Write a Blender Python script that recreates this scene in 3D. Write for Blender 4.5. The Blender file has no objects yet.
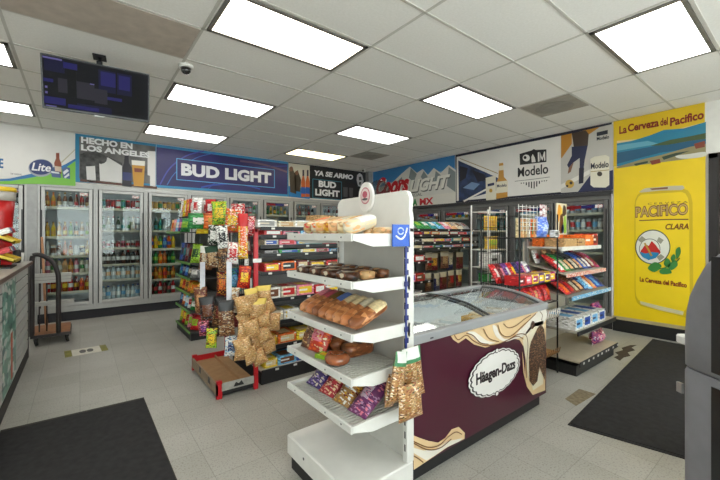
import bpy, bmesh, math, random
from mathutils import Vector, Matrix, Euler
S = bpy.context.scene
C = S.collection
rnd = random.Random(7)

# ------------------------------------------------------------------ camera, world, exposure
FPX, HY, CX, CAMH = 359.3, 233.5, 360.0, 1.39          # focal length (px), horizon row, centre column, eye height
YAW = math.atan(280 / FPX)
CAM = Vector((0, 0, CAMH))
FWD = Vector((math.sin(YAW), math.cos(YAW), 0))
RGT = Vector((math.cos(YAW), -math.sin(YAW), 0))
cd = bpy.data.cameras.new('camera')
cam = bpy.data.objects.new('camera', cd)
C.objects.link(cam)
cam.location = CAM
cam.rotation_euler = (math.pi / 2, 0, -YAW)
cd.sensor_width = 36
cd.lens = FPX / 720 * 36
cd.shift_y = -(240 - HY) / 720
cd.clip_start = 0.05
S.camera = cam
W = bpy.data.worlds.new('daylight')
S.world = W
W.use_nodes = True
bg = W.node_tree.nodes['Background']
bg.inputs[0].default_value = (1.0, 0.985, 0.965, 1)
bg.inputs[1].default_value = 9.0
S.view_settings.view_transform = 'Standard'
S.view_settings.look = 'None'
S.view_settings.gamma = 1
S.view_settings.use_curve_mapping = False
S.view_settings.exposure = -0.08
LAMP = 6.0                                               # emission of the ceiling diffusers
COOLER_LAMP = 5.0

ROOM_X0, ROOM_X1, ROOM_Y0, ROOM_Y1, ROOM_H = -3.6, 6.05, -2.4, 7.34, 3.0

# ------------------------------------------------------------------ colours and materials
def lin(c):
    c = c / 255
    return c / 12.92 if c <= 0.04045 else ((c + 0.055) / 1.055) ** 2.4
COL = dict(white=(232, 231, 226), cream=(226, 205, 160), tan=(186, 148, 100), brown=(112, 66, 36), darkbrown=(66, 38, 24),
           black=(26, 26, 28), charcoal=(52, 53, 56), grey=(140, 140, 140), silver=(178, 178, 176), red=(190, 26, 30), darkred=(110, 18, 28),
           orange=(228, 106, 30), amber=(176, 92, 22), gold=(214, 160, 44), yellow=(236, 200, 40), lime=(150, 194, 52), green=(40, 134, 62),
           darkgreen=(30, 74, 46), teal=(40, 140, 142), skyblue=(110, 176, 220), blue=(36, 82, 170), navy=(30, 36, 90), purple=(96, 40, 120),
           magenta=(168, 36, 104), pink=(226, 130, 150), clear=(186, 200, 204), beige=(206, 196, 172), peach=(226, 172, 120))
MATS = {}
def rgb(c):
    if isinstance(c, str): c = COL[c]
    return (lin(c[0]), lin(c[1]), lin(c[2]), 1)
def newmat(name):
    m = bpy.data.materials.new(name)
    m.use_nodes = True
    nt = m.node_tree
    b = nt.nodes['Principled BSDF']
    return m, nt, b
def coords(nt, kind='Object'):
    return nt.nodes.new('ShaderNodeTexCoord').outputs[kind]
def mat(c, rough=0.5, metal=0.0, noise=0.08, scale=14.0, coat=0.0):
    """plain surface with a slight procedural tone variation"""
    key = ('m', c, rough, metal, noise, scale, coat)
    if key in MATS: return MATS[key]
    m, nt, b = newmat('surface_%s' % (c if isinstance(c, str) else '%d_%d_%d' % tuple(c)))
    n = nt.nodes.new('ShaderNodeTexNoise'); n.inputs['Scale'].default_value = scale; n.inputs['Detail'].default_value = 3
    nt.links.new(coords(nt), n.inputs['Vector'])
    r = nt.nodes.new('ShaderNodeValToRGB')
    k = rgb(c)
    r.color_ramp.elements[0].position = 0.3; r.color_ramp.elements[1].position = 0.7
    r.color_ramp.elements[0].color = tuple(v * (1 - noise) for v in k[:3]) + (1,)
    r.color_ramp.elements[1].color = tuple(min(1, v * (1 + noise)) for v in k[:3]) + (1,)
    nt.links.new(n.outputs['Fac'], r.inputs['Fac'])
    nt.links.new(r.outputs['Color'], b.inputs['Base Color'])
    b.inputs['Roughness'].default_value = rough
    b.inputs['Metallic'].default_value = metal
    b.inputs['Coat Weight'].default_value = coat
    MATS[key] = m
    return m
def printed(c, accents=None, scale=40.0, rough=0.34, share=0.46):
    """packaging film or board: base colour with printed patches of accent colours"""
    key = ('p', c, tuple(accents or ()), scale, rough, share)
    if key in MATS: return MATS[key]
    m, nt, b = newmat('printed_%s' % (c if isinstance(c, str) else 'mix'))
    v = nt.nodes.new('ShaderNodeTexVoronoi'); v.inputs['Scale'].default_value = scale
    mp = nt.nodes.new('ShaderNodeMapping'); mp.inputs['Scale'].default_value = (1, 1, 2.4)
    nt.links.new(coords(nt), mp.inputs['Vector']); nt.links.new(mp.outputs['Vector'], v.inputs['Vector'])
    sp = nt.nodes.new('ShaderNodeSeparateColor'); nt.links.new(v.outputs['Color'], sp.inputs['Color'])
    r = nt.nodes.new('ShaderNodeValToRGB'); r.color_ramp.interpolation = 'CONSTANT'
    k = rgb(c)
    acc = [rgb(a) for a in accents] if accents else [tuple(min(1, x * 1.5 + 0.05) for x in k[:3]) + (1,), tuple(x * 0.55 for x in k[:3]) + (1,)]
    els = r.color_ramp.elements
    els[0].position = 0; els[0].color = k
    els[1].position = 1 - share; els[1].color = acc[0]
    for i, a in enumerate(acc[1:], 1):
        e = els.new(1 - share + share * i / len(acc)); e.color = a
    nt.links.new(sp.outputs[0], r.inputs['Fac'])
    nt.links.new(r.outputs['Color'], b.inputs['Base Color'])
    b.inputs['Roughness'].default_value = rough
    MATS[key] = m
    return m
def emit(c, strength, name):
    key = ('e', c, strength, name)
    if key in MATS: return MATS[key]
    m, nt, b = newmat(name)
    b.inputs['Base Color'].default_value = (0.01, 0.01, 0.01, 1) if strength < 1 else rgb(c)
    b.inputs['Roughness'].default_value = 0.6
    b.inputs['Specular IOR Level'].default_value = 0.1
    b.inputs['Emission Color'].default_value = rgb(c)
    b.inputs['Emission Strength'].default_value = strength
    MATS[key] = m
    return m
def glass(tint=(240, 246, 246), refl=1.0, name='clear_glass', rough=0.02):
    key = ('g', tint, refl, name)
    if key in MATS: return MATS[key]
    m, nt, b = newmat(name)
    out = nt.nodes['Material Output']
    nt.nodes.remove(b)
    t = nt.nodes.new('ShaderNodeBsdfTransparent'); t.inputs['Color'].default_value = rgb(tint)
    g = nt.nodes.new('ShaderNodeBsdfGlossy'); g.inputs['Roughness'].default_value = rough
    f = nt.nodes.new('ShaderNodeFresnel')
    ge = nt.nodes.new('ShaderNodeNewGeometry'); io = nt.nodes.new('ShaderNodeMath'); io.operation = 'MULTIPLY_ADD'      # same reflection on both faces of the pane
    io.inputs[1].default_value = 1 / 1.5 - 1.5; io.inputs[2].default_value = 1.5
    nt.links.new(ge.outputs['Backfacing'], io.inputs[0]); nt.links.new(io.outputs[0], f.inputs['IOR'])
    mul = nt.nodes.new('ShaderNodeMath'); mul.operation = 'MULTIPLY'; mul.inputs[1].default_value = refl; mul.use_clamp = True
    mx = nt.nodes.new('ShaderNodeMixShader')
    nt.links.new(f.outputs[0], mul.inputs[0]); nt.links.new(mul.outputs[0], mx.inputs[0])
    nt.links.new(t.outputs[0], mx.inputs[1]); nt.links.new(g.outputs[0], mx.inputs[2])
    nt.links.new(mx.outputs[0], out.inputs['Surface'])
    MATS[key] = m
    return m

# ------------------------------------------------------------------ mesh builder
class MB:
    def __init__(s): s.v = []; s.f = []; s.m = []; s.sm = []
    def add(s, vs, fs, m=0, smooth=False):
        o = len(s.v)
        s.v += [tuple(v) for v in vs]
        for i, f in enumerate(fs):
            s.f.append([o + k for k in f]); s.m.append(m[i] if isinstance(m, list) else m); s.sm.append(smooth)
        return s
    def box(s, x0, y0, z0, x1, y1, z1, m=0):
        x0, x1 = min(x0, x1), max(x0, x1); y0, y1 = min(y0, y1), max(y0, y1); z0, z1 = min(z0, z1), max(z0, z1)
        vs = [(x0, y0, z0), (x1, y0, z0), (x1, y1, z0), (x0, y1, z0), (x0, y0, z1), (x1, y0, z1), (x1, y1, z1), (x0, y1, z1)]
        return s.add(vs, [(3, 2, 1, 0), (4, 5, 6, 7), (0, 1, 5, 4), (1, 2, 6, 5), (2, 3, 7, 6), (3, 0, 4, 7)], m)
    def cyl(s, p0, p1, r0, r1=None, n=10, m=0):
        return s.tube([p0, p1], [r0, r0 if r1 is None else r1], n, m)
    def tube(s, pts, r, n=8, m=0):
        pts = [Vector(p) for p in pts]
        rs = r if isinstance(r, (list, tuple)) else [r] * len(pts)
        vs = []; fs = []
        for i, p in enumerate(pts):
            d = (pts[min(i + 1, len(pts) - 1)] - pts[max(i - 1, 0)]).normalized()
            a = Vector((0, 0, 1)) if abs(d.z) < 0.9 else Vector((1, 0, 0))
            u = d.cross(a).normalized(); w = u.cross(d).normalized()
            for k in range(n):
                t = 2 * math.pi * k / n
                vs.append(p + (u * math.cos(t) + w * math.sin(t)) * rs[i])
        for i in range(len(pts) - 1):
            for k in range(n):
                a, b = i * n + k, i * n + (k + 1) % n
                fs.append((a, b, b + n, a + n))
        s.add(vs, fs, m, True)
        o = len(s.v) - len(vs)
        s.f.append([o + k for k in range(n)][::-1]); s.m.append(m); s.sm.append(False)
        s.f.append([o + (len(pts) - 1) * n + k for k in range(n)]); s.m.append(m); s.sm.append(False)
        return s
    def lathe(s, prof, n=12, c=(0, 0, 0), m=0):
        """prof: (radius, height[, material of the band above])"""
        vs = []; fs = []; ms = []
        for p in prof:
            for k in range(n):
                t = 2 * math.pi * k / n
                vs.append((c[0] + p[0] * math.cos(t), c[1] + p[0] * math.sin(t), c[2] + p[1]))
        for i in range(len(prof) - 1):
            for k in range(n):
                a, b = i * n + k, i * n + (k + 1) % n
                fs.append((a, b, b + n, a + n)); ms.append(prof[i][2] if len(prof[i]) > 2 else m)
        s.add(vs, fs, ms, True)
        o = len(s.v) - len(vs)
        s.f.append([o + k for k in range(n)][::-1]); s.m.append(ms[0]); s.sm.append(False)
        s.f.append([o + (len(prof) - 1) * n + k for k in range(n)]); s.m.append(ms[-1]); s.sm.append(False)
        return s
    def prism(s, poly, z0, z1, m=0, M=None):
        n = len(poly)
        vs = [Vector((p[0], p[1], z0)) for p in poly] + [Vector((p[0], p[1], z1)) for p in poly]
        if M is not None: vs = [M @ v for v in vs]
        fs = [tuple(range(n))[::-1], tuple(range(n, 2 * n))] + [(i, (i + 1) % n, n + (i + 1) % n, n + i) for i in range(n)]
        return s.add(vs, fs, m)
    def xform(s, M):
        s.v = [tuple(M @ Vector(v)) for v in s.v]; return s
    def mesh(s, name, mats, bevel=0, seg=1):
        me = bpy.data.meshes.new(name)
        me.from_pydata(s.v, [], s.f)
        for a in (mats if isinstance(mats, (list, tuple)) else [mats]): me.materials.append(a)
        me.polygons.foreach_set('material_index', s.m)
        me.polygons.foreach_set('use_smooth', s.sm)
        bm = bmesh.new(); bm.from_mesh(me)
        if bevel:
            bmesh.ops.bevel(bm, geom=list(bm.edges), offset=bevel, segments=seg, affect='EDGES', profile=0.5, clamp_overlap=True)
        bmesh.ops.recalc_face_normals(bm, faces=bm.faces)
        bm.to_mesh(me); bm.free()
        me.update()
        return me

# ------------------------------------------------------------------ things, parts, labels
LABELS = {}
ORD = ['first', 'second', 'third', 'fourth', 'fifth', 'sixth', 'seventh', 'eighth', 'ninth', 'tenth', 'eleventh', 'twelfth', 'thirteenth',
       'fourteenth', 'fifteenth', 'sixteenth', 'seventeenth', 'eighteenth', 'nineteenth', 'twentieth']
def tag(o, label, cat, group=None, kind=None):
    n = len(label.split())
    if label in LABELS or not 4 <= n <= 16: print('LABEL?', n, label)
    LABELS[label] = o
    o['label'] = label; o['category'] = cat
    if group: o['group'] = group
    if kind: o['kind'] = kind
    return o
def thing(name, label, cat, loc=(0, 0, 0), rz=0, group=None, rx=0):
    o = bpy.data.objects.new(name, None)
    C.objects.link(o)
    o.empty_display_size = 0.1
    o.location = loc; o.rotation_euler = (rx, 0, rz)
    return tag(o, label, cat, group)
def part(name, b, mats, parent, w=False, label=None, bevel=0, seg=1):
    """a mesh under its thing; w=True: the builder holds world coordinates of an unrotated thing"""
    if w:
        p = parent; off = Vector((0, 0, 0))
        while p is not None: off += Vector(p.location); p = p.parent
        b.xform(Matrix.Translation(-off))
    o = bpy.data.objects.new(name, b.mesh(name, mats, bevel, seg) if isinstance(b, MB) else b)
    C.objects.link(o)
    o.parent = parent
    if label: o['label'] = label
    return o
def struct(name, b, mats, parent=None):
    o = bpy.data.objects.new(name, b.mesh(name, mats))
    C.objects.link(o)
    if parent: o.parent = parent
    else: o['kind'] = 'structure'
    return o
def put(me, name, label, cat, loc, rz=0, group=None, rx=0, ry=0, sc=1):
    o = bpy.data.objects.new(name, me)
    C.objects.link(o)
    o.location = loc; o.rotation_euler = (rx, ry, rz)
    o.scale = sc if isinstance(sc, (tuple, list)) else (sc,) * 3
    return tag(o, label, cat, group)

# ------------------------------------------------------------------ lettering and flat artwork on real planes
TXT = {}
def text_mesh(s, mat_, bold=0.0, shear=0.0, space=1.0):
    cu = bpy.data.curves.new('lettering', 'FONT')
    cu.body = s; cu.size = 1; cu.offset = bold; cu.shear = shear; cu.space_character = space; cu.resolution_u = 3; cu.extrude = 0.01
    o = bpy.data.objects.new('lettering', cu); C.objects.link(o)
    me = bpy.data.meshes.new_from_object(o.evaluated_get(bpy.context.evaluated_depsgraph_get()))
    bpy.data.objects.remove(o); bpy.data.curves.remove(cu)
    me.name = 'lettering'
    me.materials.clear(); me.materials.append(mat_)
    return me
def fit_text(me, x0, y0, x1, y1, z, th=0.0012, slope=0.0):
    xs = [v.co.x for v in me.vertices]; ys = [v.co.y for v in me.vertices]; zs = [v.co.z for v in me.vertices]
    for v in me.vertices:
        u = (v.co.x - min(xs)) / (max(xs) - min(xs))
        v.co = (x0 + u * (x1 - x0), y0 + (v.co.y - min(ys)) / (max(ys) - min(ys)) * (y1 - y0) + slope * u,
                z + th * (v.co.z - min(zs)) / (max(zs) - min(zs)))
    me.update()
    return me
def spline(pts, k=5, closed=True):
    out = []; n = len(pts)
    for i in range(n if closed else n - 1):
        g = (lambda j: pts[j % n]) if closed else (lambda j: pts[max(0, min(n - 1, j))])
        p0, p1, p2, p3 = g(i - 1), g(i), g(i + 1), g(i + 2)
        for q in range(k):
            t = q / k
            out.append(tuple(0.5 * (2 * p1[a] + (p2[a] - p0[a]) * t + (2 * p0[a] - 5 * p1[a] + 4 * p2[a] - p3[a]) * t * t
                                    + (3 * p1[a] - p0[a] - 3 * p2[a] + p3[a]) * t ** 3) for a in (0, 1)))
    if not closed: out.append(tuple(pts[-1]))
    return out
def ellipse(cx, cy, a, b, n=28, rot=0.0):
    return [(cx + a * math.cos(t) * math.cos(rot) - b * math.sin(t) * math.sin(rot), cy + a * math.cos(t) * math.sin(rot) + b * math.sin(t) * math.cos(rot))
            for t in [2 * math.pi * i / n for i in range(n)]]
class Flat:
    """a vertical plane through O facing N: u runs to the right as seen from the room, v runs up"""
    def __init__(s, name, label, cat, O, rz, root=None, group=None):
        s.O = Vector(O); s.rz = rz
        s.U = Vector((math.cos(rz), math.sin(rz), 0)); s.N = Vector((math.sin(rz), -math.cos(rz), 0))
        if root is None:
            s.root = thing(name, label, cat, O, rz, group, math.pi / 2); s.own = True
        else:
            s.root = root; s.own = False
    def uv(s, px, py):                                    # where the sight line of a photo point meets this plane
        d = FWD + RGT * ((px - CX) / FPX) + Vector((0, 0, (HY - py) / FPX))
        t = (s.O - CAM).dot(s.N) / d.dot(s.N)
        P = CAM + d * t
        return ((P - s.O).dot(s.U), P.z - s.O.z)
    def mk(s, name, me, label=None):
        if not s.own:                                     # artwork on a thing that stands upright: turn it onto the plane
            R = Matrix.Translation(s.O - Vector(s.root.location)) @ Matrix.Rotation(s.rz, 4, 'Z') @ Matrix.Rotation(math.pi / 2, 4, 'X')
            me.transform(R)
        o = bpy.data.objects.new(name, me); C.objects.link(o); o.parent = s.root
        if label: o['label'] = label
        return o
    def poly(s, name, pts, layer, m, px=True, smooth=0, closed=True, label=None):
        p = [s.uv(*q) for q in pts] if px else list(pts)
        if smooth: p = spline(p, smooth)
        b = MB(); z = 0.003 + layer * 0.0016
        b.prism(p, z - (0.003 if layer == 0 else 0.0014), z)
        return s.mk(name, b.mesh(name, m), label)
    def rect(s, name, u0, v0, u1, v1, layer, m, label=None):
        return s.poly(name, [(u0, v0), (u1, v0), (u1, v1), (u0, v1)], layer, m, px=False, label=label)
    def polys(s, name, lists, layer, m, px=True, smooth=0):
        for pts in lists: s.poly(name, pts, layer, m, px, smooth)
    def ribbon(s, name, pts, wd, layer, m, k=6, px=True):
        p = spline([s.uv(*q) for q in pts] if px else pts, k, False)
        L = []; Rr = []
        for i in range(len(p)):
            a = Vector(p[max(0, i - 1)]); c = Vector(p[min(len(p) - 1, i + 1)])
            d = (c - a).normalized(); n = Vector((-d.y, d.x)) * wd / 2
            L.append(Vector(p[i]) + n); Rr.append(Vector(p[i]) - n)
        b = MB(); z = 0.003 + layer * 0.0016; n = len(p)
        b.add([(q.x, q.y, z) for q in L] + [(q.x, q.y, z) for q in Rr], [(i, n + i, n + i + 1, i + 1) for i in range(n - 1)])
        b.add([(q.x, q.y, z - 0.0012) for q in L] + [(q.x, q.y, z - 0.0012) for q in Rr], [(i, n + i, n + i + 1, i + 1) for i in range(n - 1)])
        return s.mk(name, b.mesh(name, m))
    def text(s, body, pl, pr, layer, m, bold=0.0, shear=0.0, space=1.0, slope=0.0, name='lettering', label=None):
        """pl = (px, top py, bottom py) of the left end, pr = px of the right end"""
        u0, v1 = s.uv(pl[0], pl[1]); _, v0 = s.uv(pl[0], pl[2]); u1, _ = s.uv(pr, pl[1])
        me = fit_text(text_mesh(body, m, bold, shear, space), u0, v0, u1, v1, 0.003 + layer * 0.0016 - 0.0010, 0.0010, slope)
        return s.mk(name, me, label)
# ------------------------------------------------------------------ the room shell
def floor_mat():
    m, nt, b = newmat('vinyl_tile_floor')
    co = coords(nt)
    br = nt.nodes.new('ShaderNodeTexBrick'); br.offset = 0; br.inputs['Scale'].default_value = 1.0
    br.inputs['Brick Width'].default_value = 0.3048; br.inputs['Row Height'].default_value = 0.3048
    br.inputs['Mortar Size'].default_value = 0.0022; br.inputs['Mortar Smooth'].default_value = 0.3
    br.inputs['Color1'].default_value = rgb((181, 179, 172)); br.inputs['Color2'].default_value = rgb((173, 171, 163)); br.inputs['Mortar'].default_value = rgb((150, 148, 141))
    nt.links.new(co, br.inputs['Vector'])
    n1 = nt.nodes.new('ShaderNodeTexNoise'); n1.inputs['Scale'].default_value = 95; n1.inputs['Detail'].default_value = 4; nt.links.new(co, n1.inputs['Vector'])
    r1 = nt.nodes.new('ShaderNodeValToRGB'); r1.color_ramp.elements[0].position = 0.33; r1.color_ramp.elements[1].position = 0.47
    r1.color_ramp.elements[0].color = (0.36, 0.35, 0.33, 1); r1.color_ramp.elements[1].color = (1, 1, 1, 1)
    nt.links.new(n1.outputs['Fac'], r1.inputs['Fac'])
    n2 = nt.nodes.new('ShaderNodeTexNoise'); n2.inputs['Scale'].default_value = 1.6; n2.inputs['Detail'].default_value = 5; nt.links.new(co, n2.inputs['Vector'])
    r2 = nt.nodes.new('ShaderNodeValToRGB'); r2.color_ramp.elements[0].position = 0.3; r2.color_ramp.elements[1].position = 0.65
    r2.color_ramp.elements[0].color = (0.80, 0.79, 0.77, 1); r2.color_ramp.elements[1].color = (1, 1, 1, 1)
    nt.links.new(n2.outputs['Fac'], r2.inputs['Fac'])
    a = nt.nodes.new('ShaderNodeMixRGB'); a.blend_type = 'MULTIPLY'; a.inputs[0].default_value = 0.55
    c = nt.nodes.new('ShaderNodeMixRGB'); c.blend_type = 'MULTIPLY'; c.inputs[0].default_value = 0.8
    nt.links.new(br.outputs['Color'], a.inputs[1]); nt.links.new(r1.outputs['Color'], a.inputs[2])
    nt.links.new(a.outputs[0], c.inputs[1]); nt.links.new(r2.outputs['Color'], c.inputs[2])
    nt.links.new(c.outputs[0], b.inputs['Base Color'])
    b.inputs['Roughness'].default_value = 0.42
    return m
def ceiling_mat():
    m, nt, b = newmat('acoustic_ceiling_tile')
    co = coords(nt)
    n = nt.nodes.new('ShaderNodeTexNoise'); n.inputs['Scale'].default_value = 55; n.inputs['Detail'].default_value = 5; nt.links.new(co, n.inputs['Vector'])
    n2 = nt.nodes.new('ShaderNodeTexNoise'); n2.inputs['Scale'].default_value = 0.7; nt.links.new(co, n2.inputs['Vector'])
    mx = nt.nodes.new('ShaderNodeMath'); mx.operation = 'MULTIPLY_ADD'; mx.inputs[1].default_value = 0.35; nt.links.new(n2.outputs[0], mx.inputs[0]); nt.links.new(n.outputs[0], mx.inputs[2])
    r = nt.nodes.new('ShaderNodeValToRGB'); r.color_ramp.elements[0].position = 0.45; r.color_ramp.elements[1].position = 0.95
    r.color_ramp.elements[0].color = rgb((238, 236, 231)); r.color_ramp.elements[1].color = rgb((247, 245, 241))
    nt.links.new(mx.outputs[0], r.inputs['Fac']); nt.links.new(r.outputs['Color'], b.inputs['Base Color'])
    b.inputs['Roughness'].default_value = 0.9
    return m
WALLM = mat((230, 228, 222), 0.8, noise=0.03)
struct('floor', MB().box(ROOM_X0, ROOM_Y0, -0.05, ROOM_X1 + 0.9, ROOM_Y1 + 0.9, 0), floor_mat())
struct('ceiling', MB().box(ROOM_X0, ROOM_Y0, ROOM_H, ROOM_X1 + 0.9, ROOM_Y1 + 0.9, ROOM_H + 0.05), ceiling_mat())
GX = [3.2 + 1.219 * i for i in range(-6, 3)]
GY = [2.38 + 0.61 * i for i in range(-8, 9)]
g = MB()
for x in GX:
    if ROOM_X0 < x < ROOM_X1: g.box(x - 0.011, ROOM_Y0, ROOM_H - 0.004, x + 0.011, ROOM_Y1, ROOM_H)
for y in GY:
    if ROOM_Y0 < y < ROOM_Y1: g.box(ROOM_X0, y - 0.011, ROOM_H - 0.004, ROOM_X1, y + 0.011, ROOM_H)
struct('trim_1', g, mat((204, 201, 194), 0.6, noise=0.03))
# walls: the two in the photo carry coolers below their banners
struct('wall_back', MB().box(ROOM_X0, ROOM_Y1, 2.19, ROOM_X1 + 0.9, ROOM_Y1 + 0.12, ROOM_H).box(ROOM_X0, ROOM_Y1, 0, -1.36, ROOM_Y1 + 0.12, 2.19), WALLM)
struct('wall_right', MB().box(ROOM_X1, 1.84, 2.0, ROOM_X1 + 0.12, ROOM_Y1, ROOM_H).box(ROOM_X1, 0.84, 0, ROOM_X1 + 0.12, 1.84, ROOM_H)
       .box(ROOM_X1, -0.2, 2.36, ROOM_X1 + 0.12, 0.84, ROOM_H).box(ROOM_X1, ROOM_Y0, 0, ROOM_X1 + 0.12, -0.2, ROOM_H), WALLM)
struct('wall_left', MB().box(ROOM_X0 - 0.12, ROOM_Y0, 0, ROOM_X0, ROOM_Y1 + 0.9, ROOM_H), WALLM)
f_ = MB().box(ROOM_X0, ROOM_Y0 - 0.12, 0, ROOM_X1 + 0.9, ROOM_Y0, 0.55).box(ROOM_X0, ROOM_Y0 - 0.12, 2.5, ROOM_X1 + 0.9, ROOM_Y0, ROOM_H)
WIN = [(-2.9, -0.9), (-0.7, 1.1), (1.3, 3.1), (3.3, 5.1)]
xs = [ROOM_X0] + [v for w in WIN for v in w] + [ROOM_X1 + 0.9]
for i in range(0, len(xs), 2): f_.box(xs[i], ROOM_Y0 - 0.12, 0.55, xs[i + 1], ROOM_Y0, 2.5)
struct('wall_front', f_, WALLM)
ALU = mat((150, 150, 148), 0.35, 0.8)
for i, (a, b_) in enumerate(WIN):
    y = ROOM_Y0 - 0.07
    fr = MB().box(a, y, 0.55, a + 0.05, y + 0.05, 2.5).box(b_ - 0.05, y, 0.55, b_, y + 0.05, 2.5).box(a, y, 0.55, b_, y + 0.05, 0.6).box(a, y, 2.45, b_, y + 0.05, 2.5)
    w_ = struct('window_%d' % (i + 1), fr, ALU)
    struct('pane', MB().box(a + 0.05, y + 0.02, 0.6, b_ - 0.05, y + 0.028, 2.45), glass(), w_)
struct('baseboard_right', MB().box(ROOM_X1 - 0.012, 0.84, 0, ROOM_X1, 1.84, 0.17), mat((24, 24, 25), 0.5))
struct('trim_2', MB().box(ROOM_X1 - 0.02, 0.84, 0.17, ROOM_X1, 1.84, 0.215), mat((176, 160, 118), 0.6))
struct('trim_3', MB().box(ROOM_X1 - 0.14, ROOM_Y1 - 0.12, 0, ROOM_X1, ROOM_Y1, ROOM_H), mat((150, 150, 150), 0.7))       # grey boxed corner
struct('trim_4', MB().box(ROOM_X1 - 0.05, 1.84, 1.955, ROOM_X1, ROOM_Y1 - 0.12, 2.01), mat((58, 58, 60), 0.5))               # dark rail over the right wall coolers
d = struct('door_1', MB().box(ROOM_X1 + 0.02, -0.2, 0, ROOM_X1 + 0.07, 0.78, 2.3), mat((58, 44, 40), 0.5))
struct('door_frame', MB().box(ROOM_X1 - 0.03, 0.76, 0, ROOM_X1 + 0.08, 0.84, 2.36).box(ROOM_X1 - 0.03, -0.2, 2.3, ROOM_X1 + 0.08, 0.84, 2.36), mat((40, 36, 36), 0.5), d)

# ------------------------------------------------------------------ ceiling fixtures
def ceiling_light(ix, iy, label, tint=(255, 252, 248), k=1.0):
    x0, y0 = 3.2 + 1.219 * ix, 2.38 + 0.61 * iy
    r = thing('ceiling_light', label, 'ceiling light', (x0 + 0.61, y0 + 0.305, ROOM_H), group='recessed fluorescent ceiling lights')
    fr = MB(); a, b, h = 0.585, 0.29, 0.03
    for p in ((-a, -b, a, -b + h), (-a, b - h, a, b), (-a, -b, -a + h, b), (a - h, -b, a, b)): fr.box(p[0], p[1], -0.012, p[2], p[3], 0)
    part('frame', fr, mat((120, 116, 110), 0.5), r)
    m = emit(tint, LAMP * k, 'lit_diffuser_%d_%d' % (ix, iy))
    part('diffuser', MB().box(-a + h, -b + h, -0.009, a - h, b - h, -0.003), m, r)
ceiling_light(0, -3, 'large bright ceiling light panel nearest the yellow banner')
ceiling_light(0, 0, 'bright ceiling light panel left of the round grille vent tile')
ceiling_light(-2, 0, 'long ceiling light panel with warm stained edge, at the top of the photo', (255, 246, 228))
ceiling_light(-2, 3, 'long ceiling light panel right of the hanging screen')
ceiling_light(-2, 6, 'thin lit ceiling panel above the blue and purple banner')
ceiling_light(0, 3, 'lit ceiling panel in front of the corner where the banners meet')
ceiling_light(0, 6, 'yellowish lit ceiling panel closest to the back corner', (255, 240, 190), 0.8)
ceiling_light(-4, 6, 'small sliver of lit ceiling panel above the white banner at far left')
ceiling_light(-4, 3, 'lit ceiling panel cut by the left photo edge beside the screen')
for i, (ix, iy) in enumerate(((-2, -3), (0, -6), (-2, -6), (-4, 0), (-4, -3))):
    ceiling_light(ix, iy, 'lit ceiling panel behind the camera position, %s from the front windows' % ORD[i])
def vent(name, x, y, wx, wy, label, c):
    r = thing(name, label, 'ceiling vent', (x, y, ROOM_H))
    part('frame', MB().box(-wx / 2, -wy / 2, -0.008, wx / 2, wy / 2, 0), mat(c, 0.8, noise=0.1, scale=9), r)
    return r
v = vent('ceiling_panel', -0.46 + 0.61 + 0.001, 2.99 + 0.305, 1.19, 0.585, 'brownish discoloured ceiling panel above the hanging screen', (186, 174, 162))
v = vent('ceiling_vent', 4.73, 2.075, 0.58, 0.58, 'dusty grey ceiling vent tile with a round diffuser near the white beer banner', (166, 160, 150))
part('diffuser_ring', MB().lathe([(0.22, -0.02), (0.2, -0.012), (0.2, -0.008)], 24).lathe([(0.12, -0.024), (0.12, -0.008)], 24), mat((150, 146, 138), 0.7), v)
v = vent('ceiling_vent', 4.73, 5.73, 0.58, 0.58, 'small grey ceiling vent tile near the back corner', (172, 168, 160))
part('diffuser_ring', MB().lathe([(0.2, -0.02), (0.18, -0.008)], 24), mat((160, 156, 148), 0.7), v)
r = thing('security_camera', 'white dome security camera with dark eye on the ceiling', 'security camera', (0.80, 3.74, ROOM_H))
part('base', MB().lathe([(0.062, -0.03), (0.068, 0)], 20), mat('white', 0.4), r)
part('dome', MB().lathe([(0.005, -0.085), (0.025, -0.08), (0.042, -0.06), (0.048, -0.03)], 18), mat((30, 30, 32), 0.1, coat=1), r)
r = thing('security_camera', 'small white security camera high in the back corner', 'security camera', (5.55, 6.95, ROOM_H))
part('base', MB().lathe([(0.04, -0.03), (0.05, 0)], 16), mat('white', 0.4), r)
part('body', MB().cyl((0, 0, -0.06), (-0.10, -0.08, -0.08), 0.035).cyl((0, 0, -0.06), (0, 0, -0.02), 0.015), mat('white', 0.4), r)
part('lens', MB().cyl((-0.10, -0.08, -0.08), (-0.108, -0.087, -0.0815), 0.024), mat('black', 0.1), r)

# ------------------------------------------------------------------ hanging screen
ctr = Vector((0.132, 3.956, 0))
rz = math.radians(-6.1)
TW, TH = 0.78, 0.439
r = thing('television', 'large flat black television hung from the ceiling showing dark blue camera images', 'television', (ctr.x, ctr.y, ROOM_H), rz)
T = Matrix.Translation((0, 0, 2.667 - ROOM_H)) @ Matrix.Rotation(math.radians(12.5), 4, 'X')
part('casing', MB().box(-TW / 2, 0, -TH / 2, TW / 2, 0.05, TH / 2).box(-0.22, 0.05, -0.15, 0.22, 0.08, 0.12).xform(T), mat((18, 18, 20), 0.3), r, bevel=0.004)
sc_m = MB().box(-TW / 2 + 0.012, -0.002, -TH / 2 + 0.02, TW / 2 - 0.012, 0.001, TH / 2 - 0.012).xform(T)
part('screen', sc_m, emit((12, 11, 26), 0.35, 'screen_dark'), r)
TVN = [0]
def tvrects(name, L, c, s):
    for k, (u0, v0, u1, v1) in enumerate(L):
        b = MB().box(-TW / 2 + u0 * TW, -0.0025 - 0.0003 * TVN[0], TH / 2 - v1 * TH, -TW / 2 + u1 * TW, -0.001, TH / 2 - v0 * TH)
        part(name, b.xform(T), emit(c, s, 'lit_screen_image'), r)
    TVN[0] += 1
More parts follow.
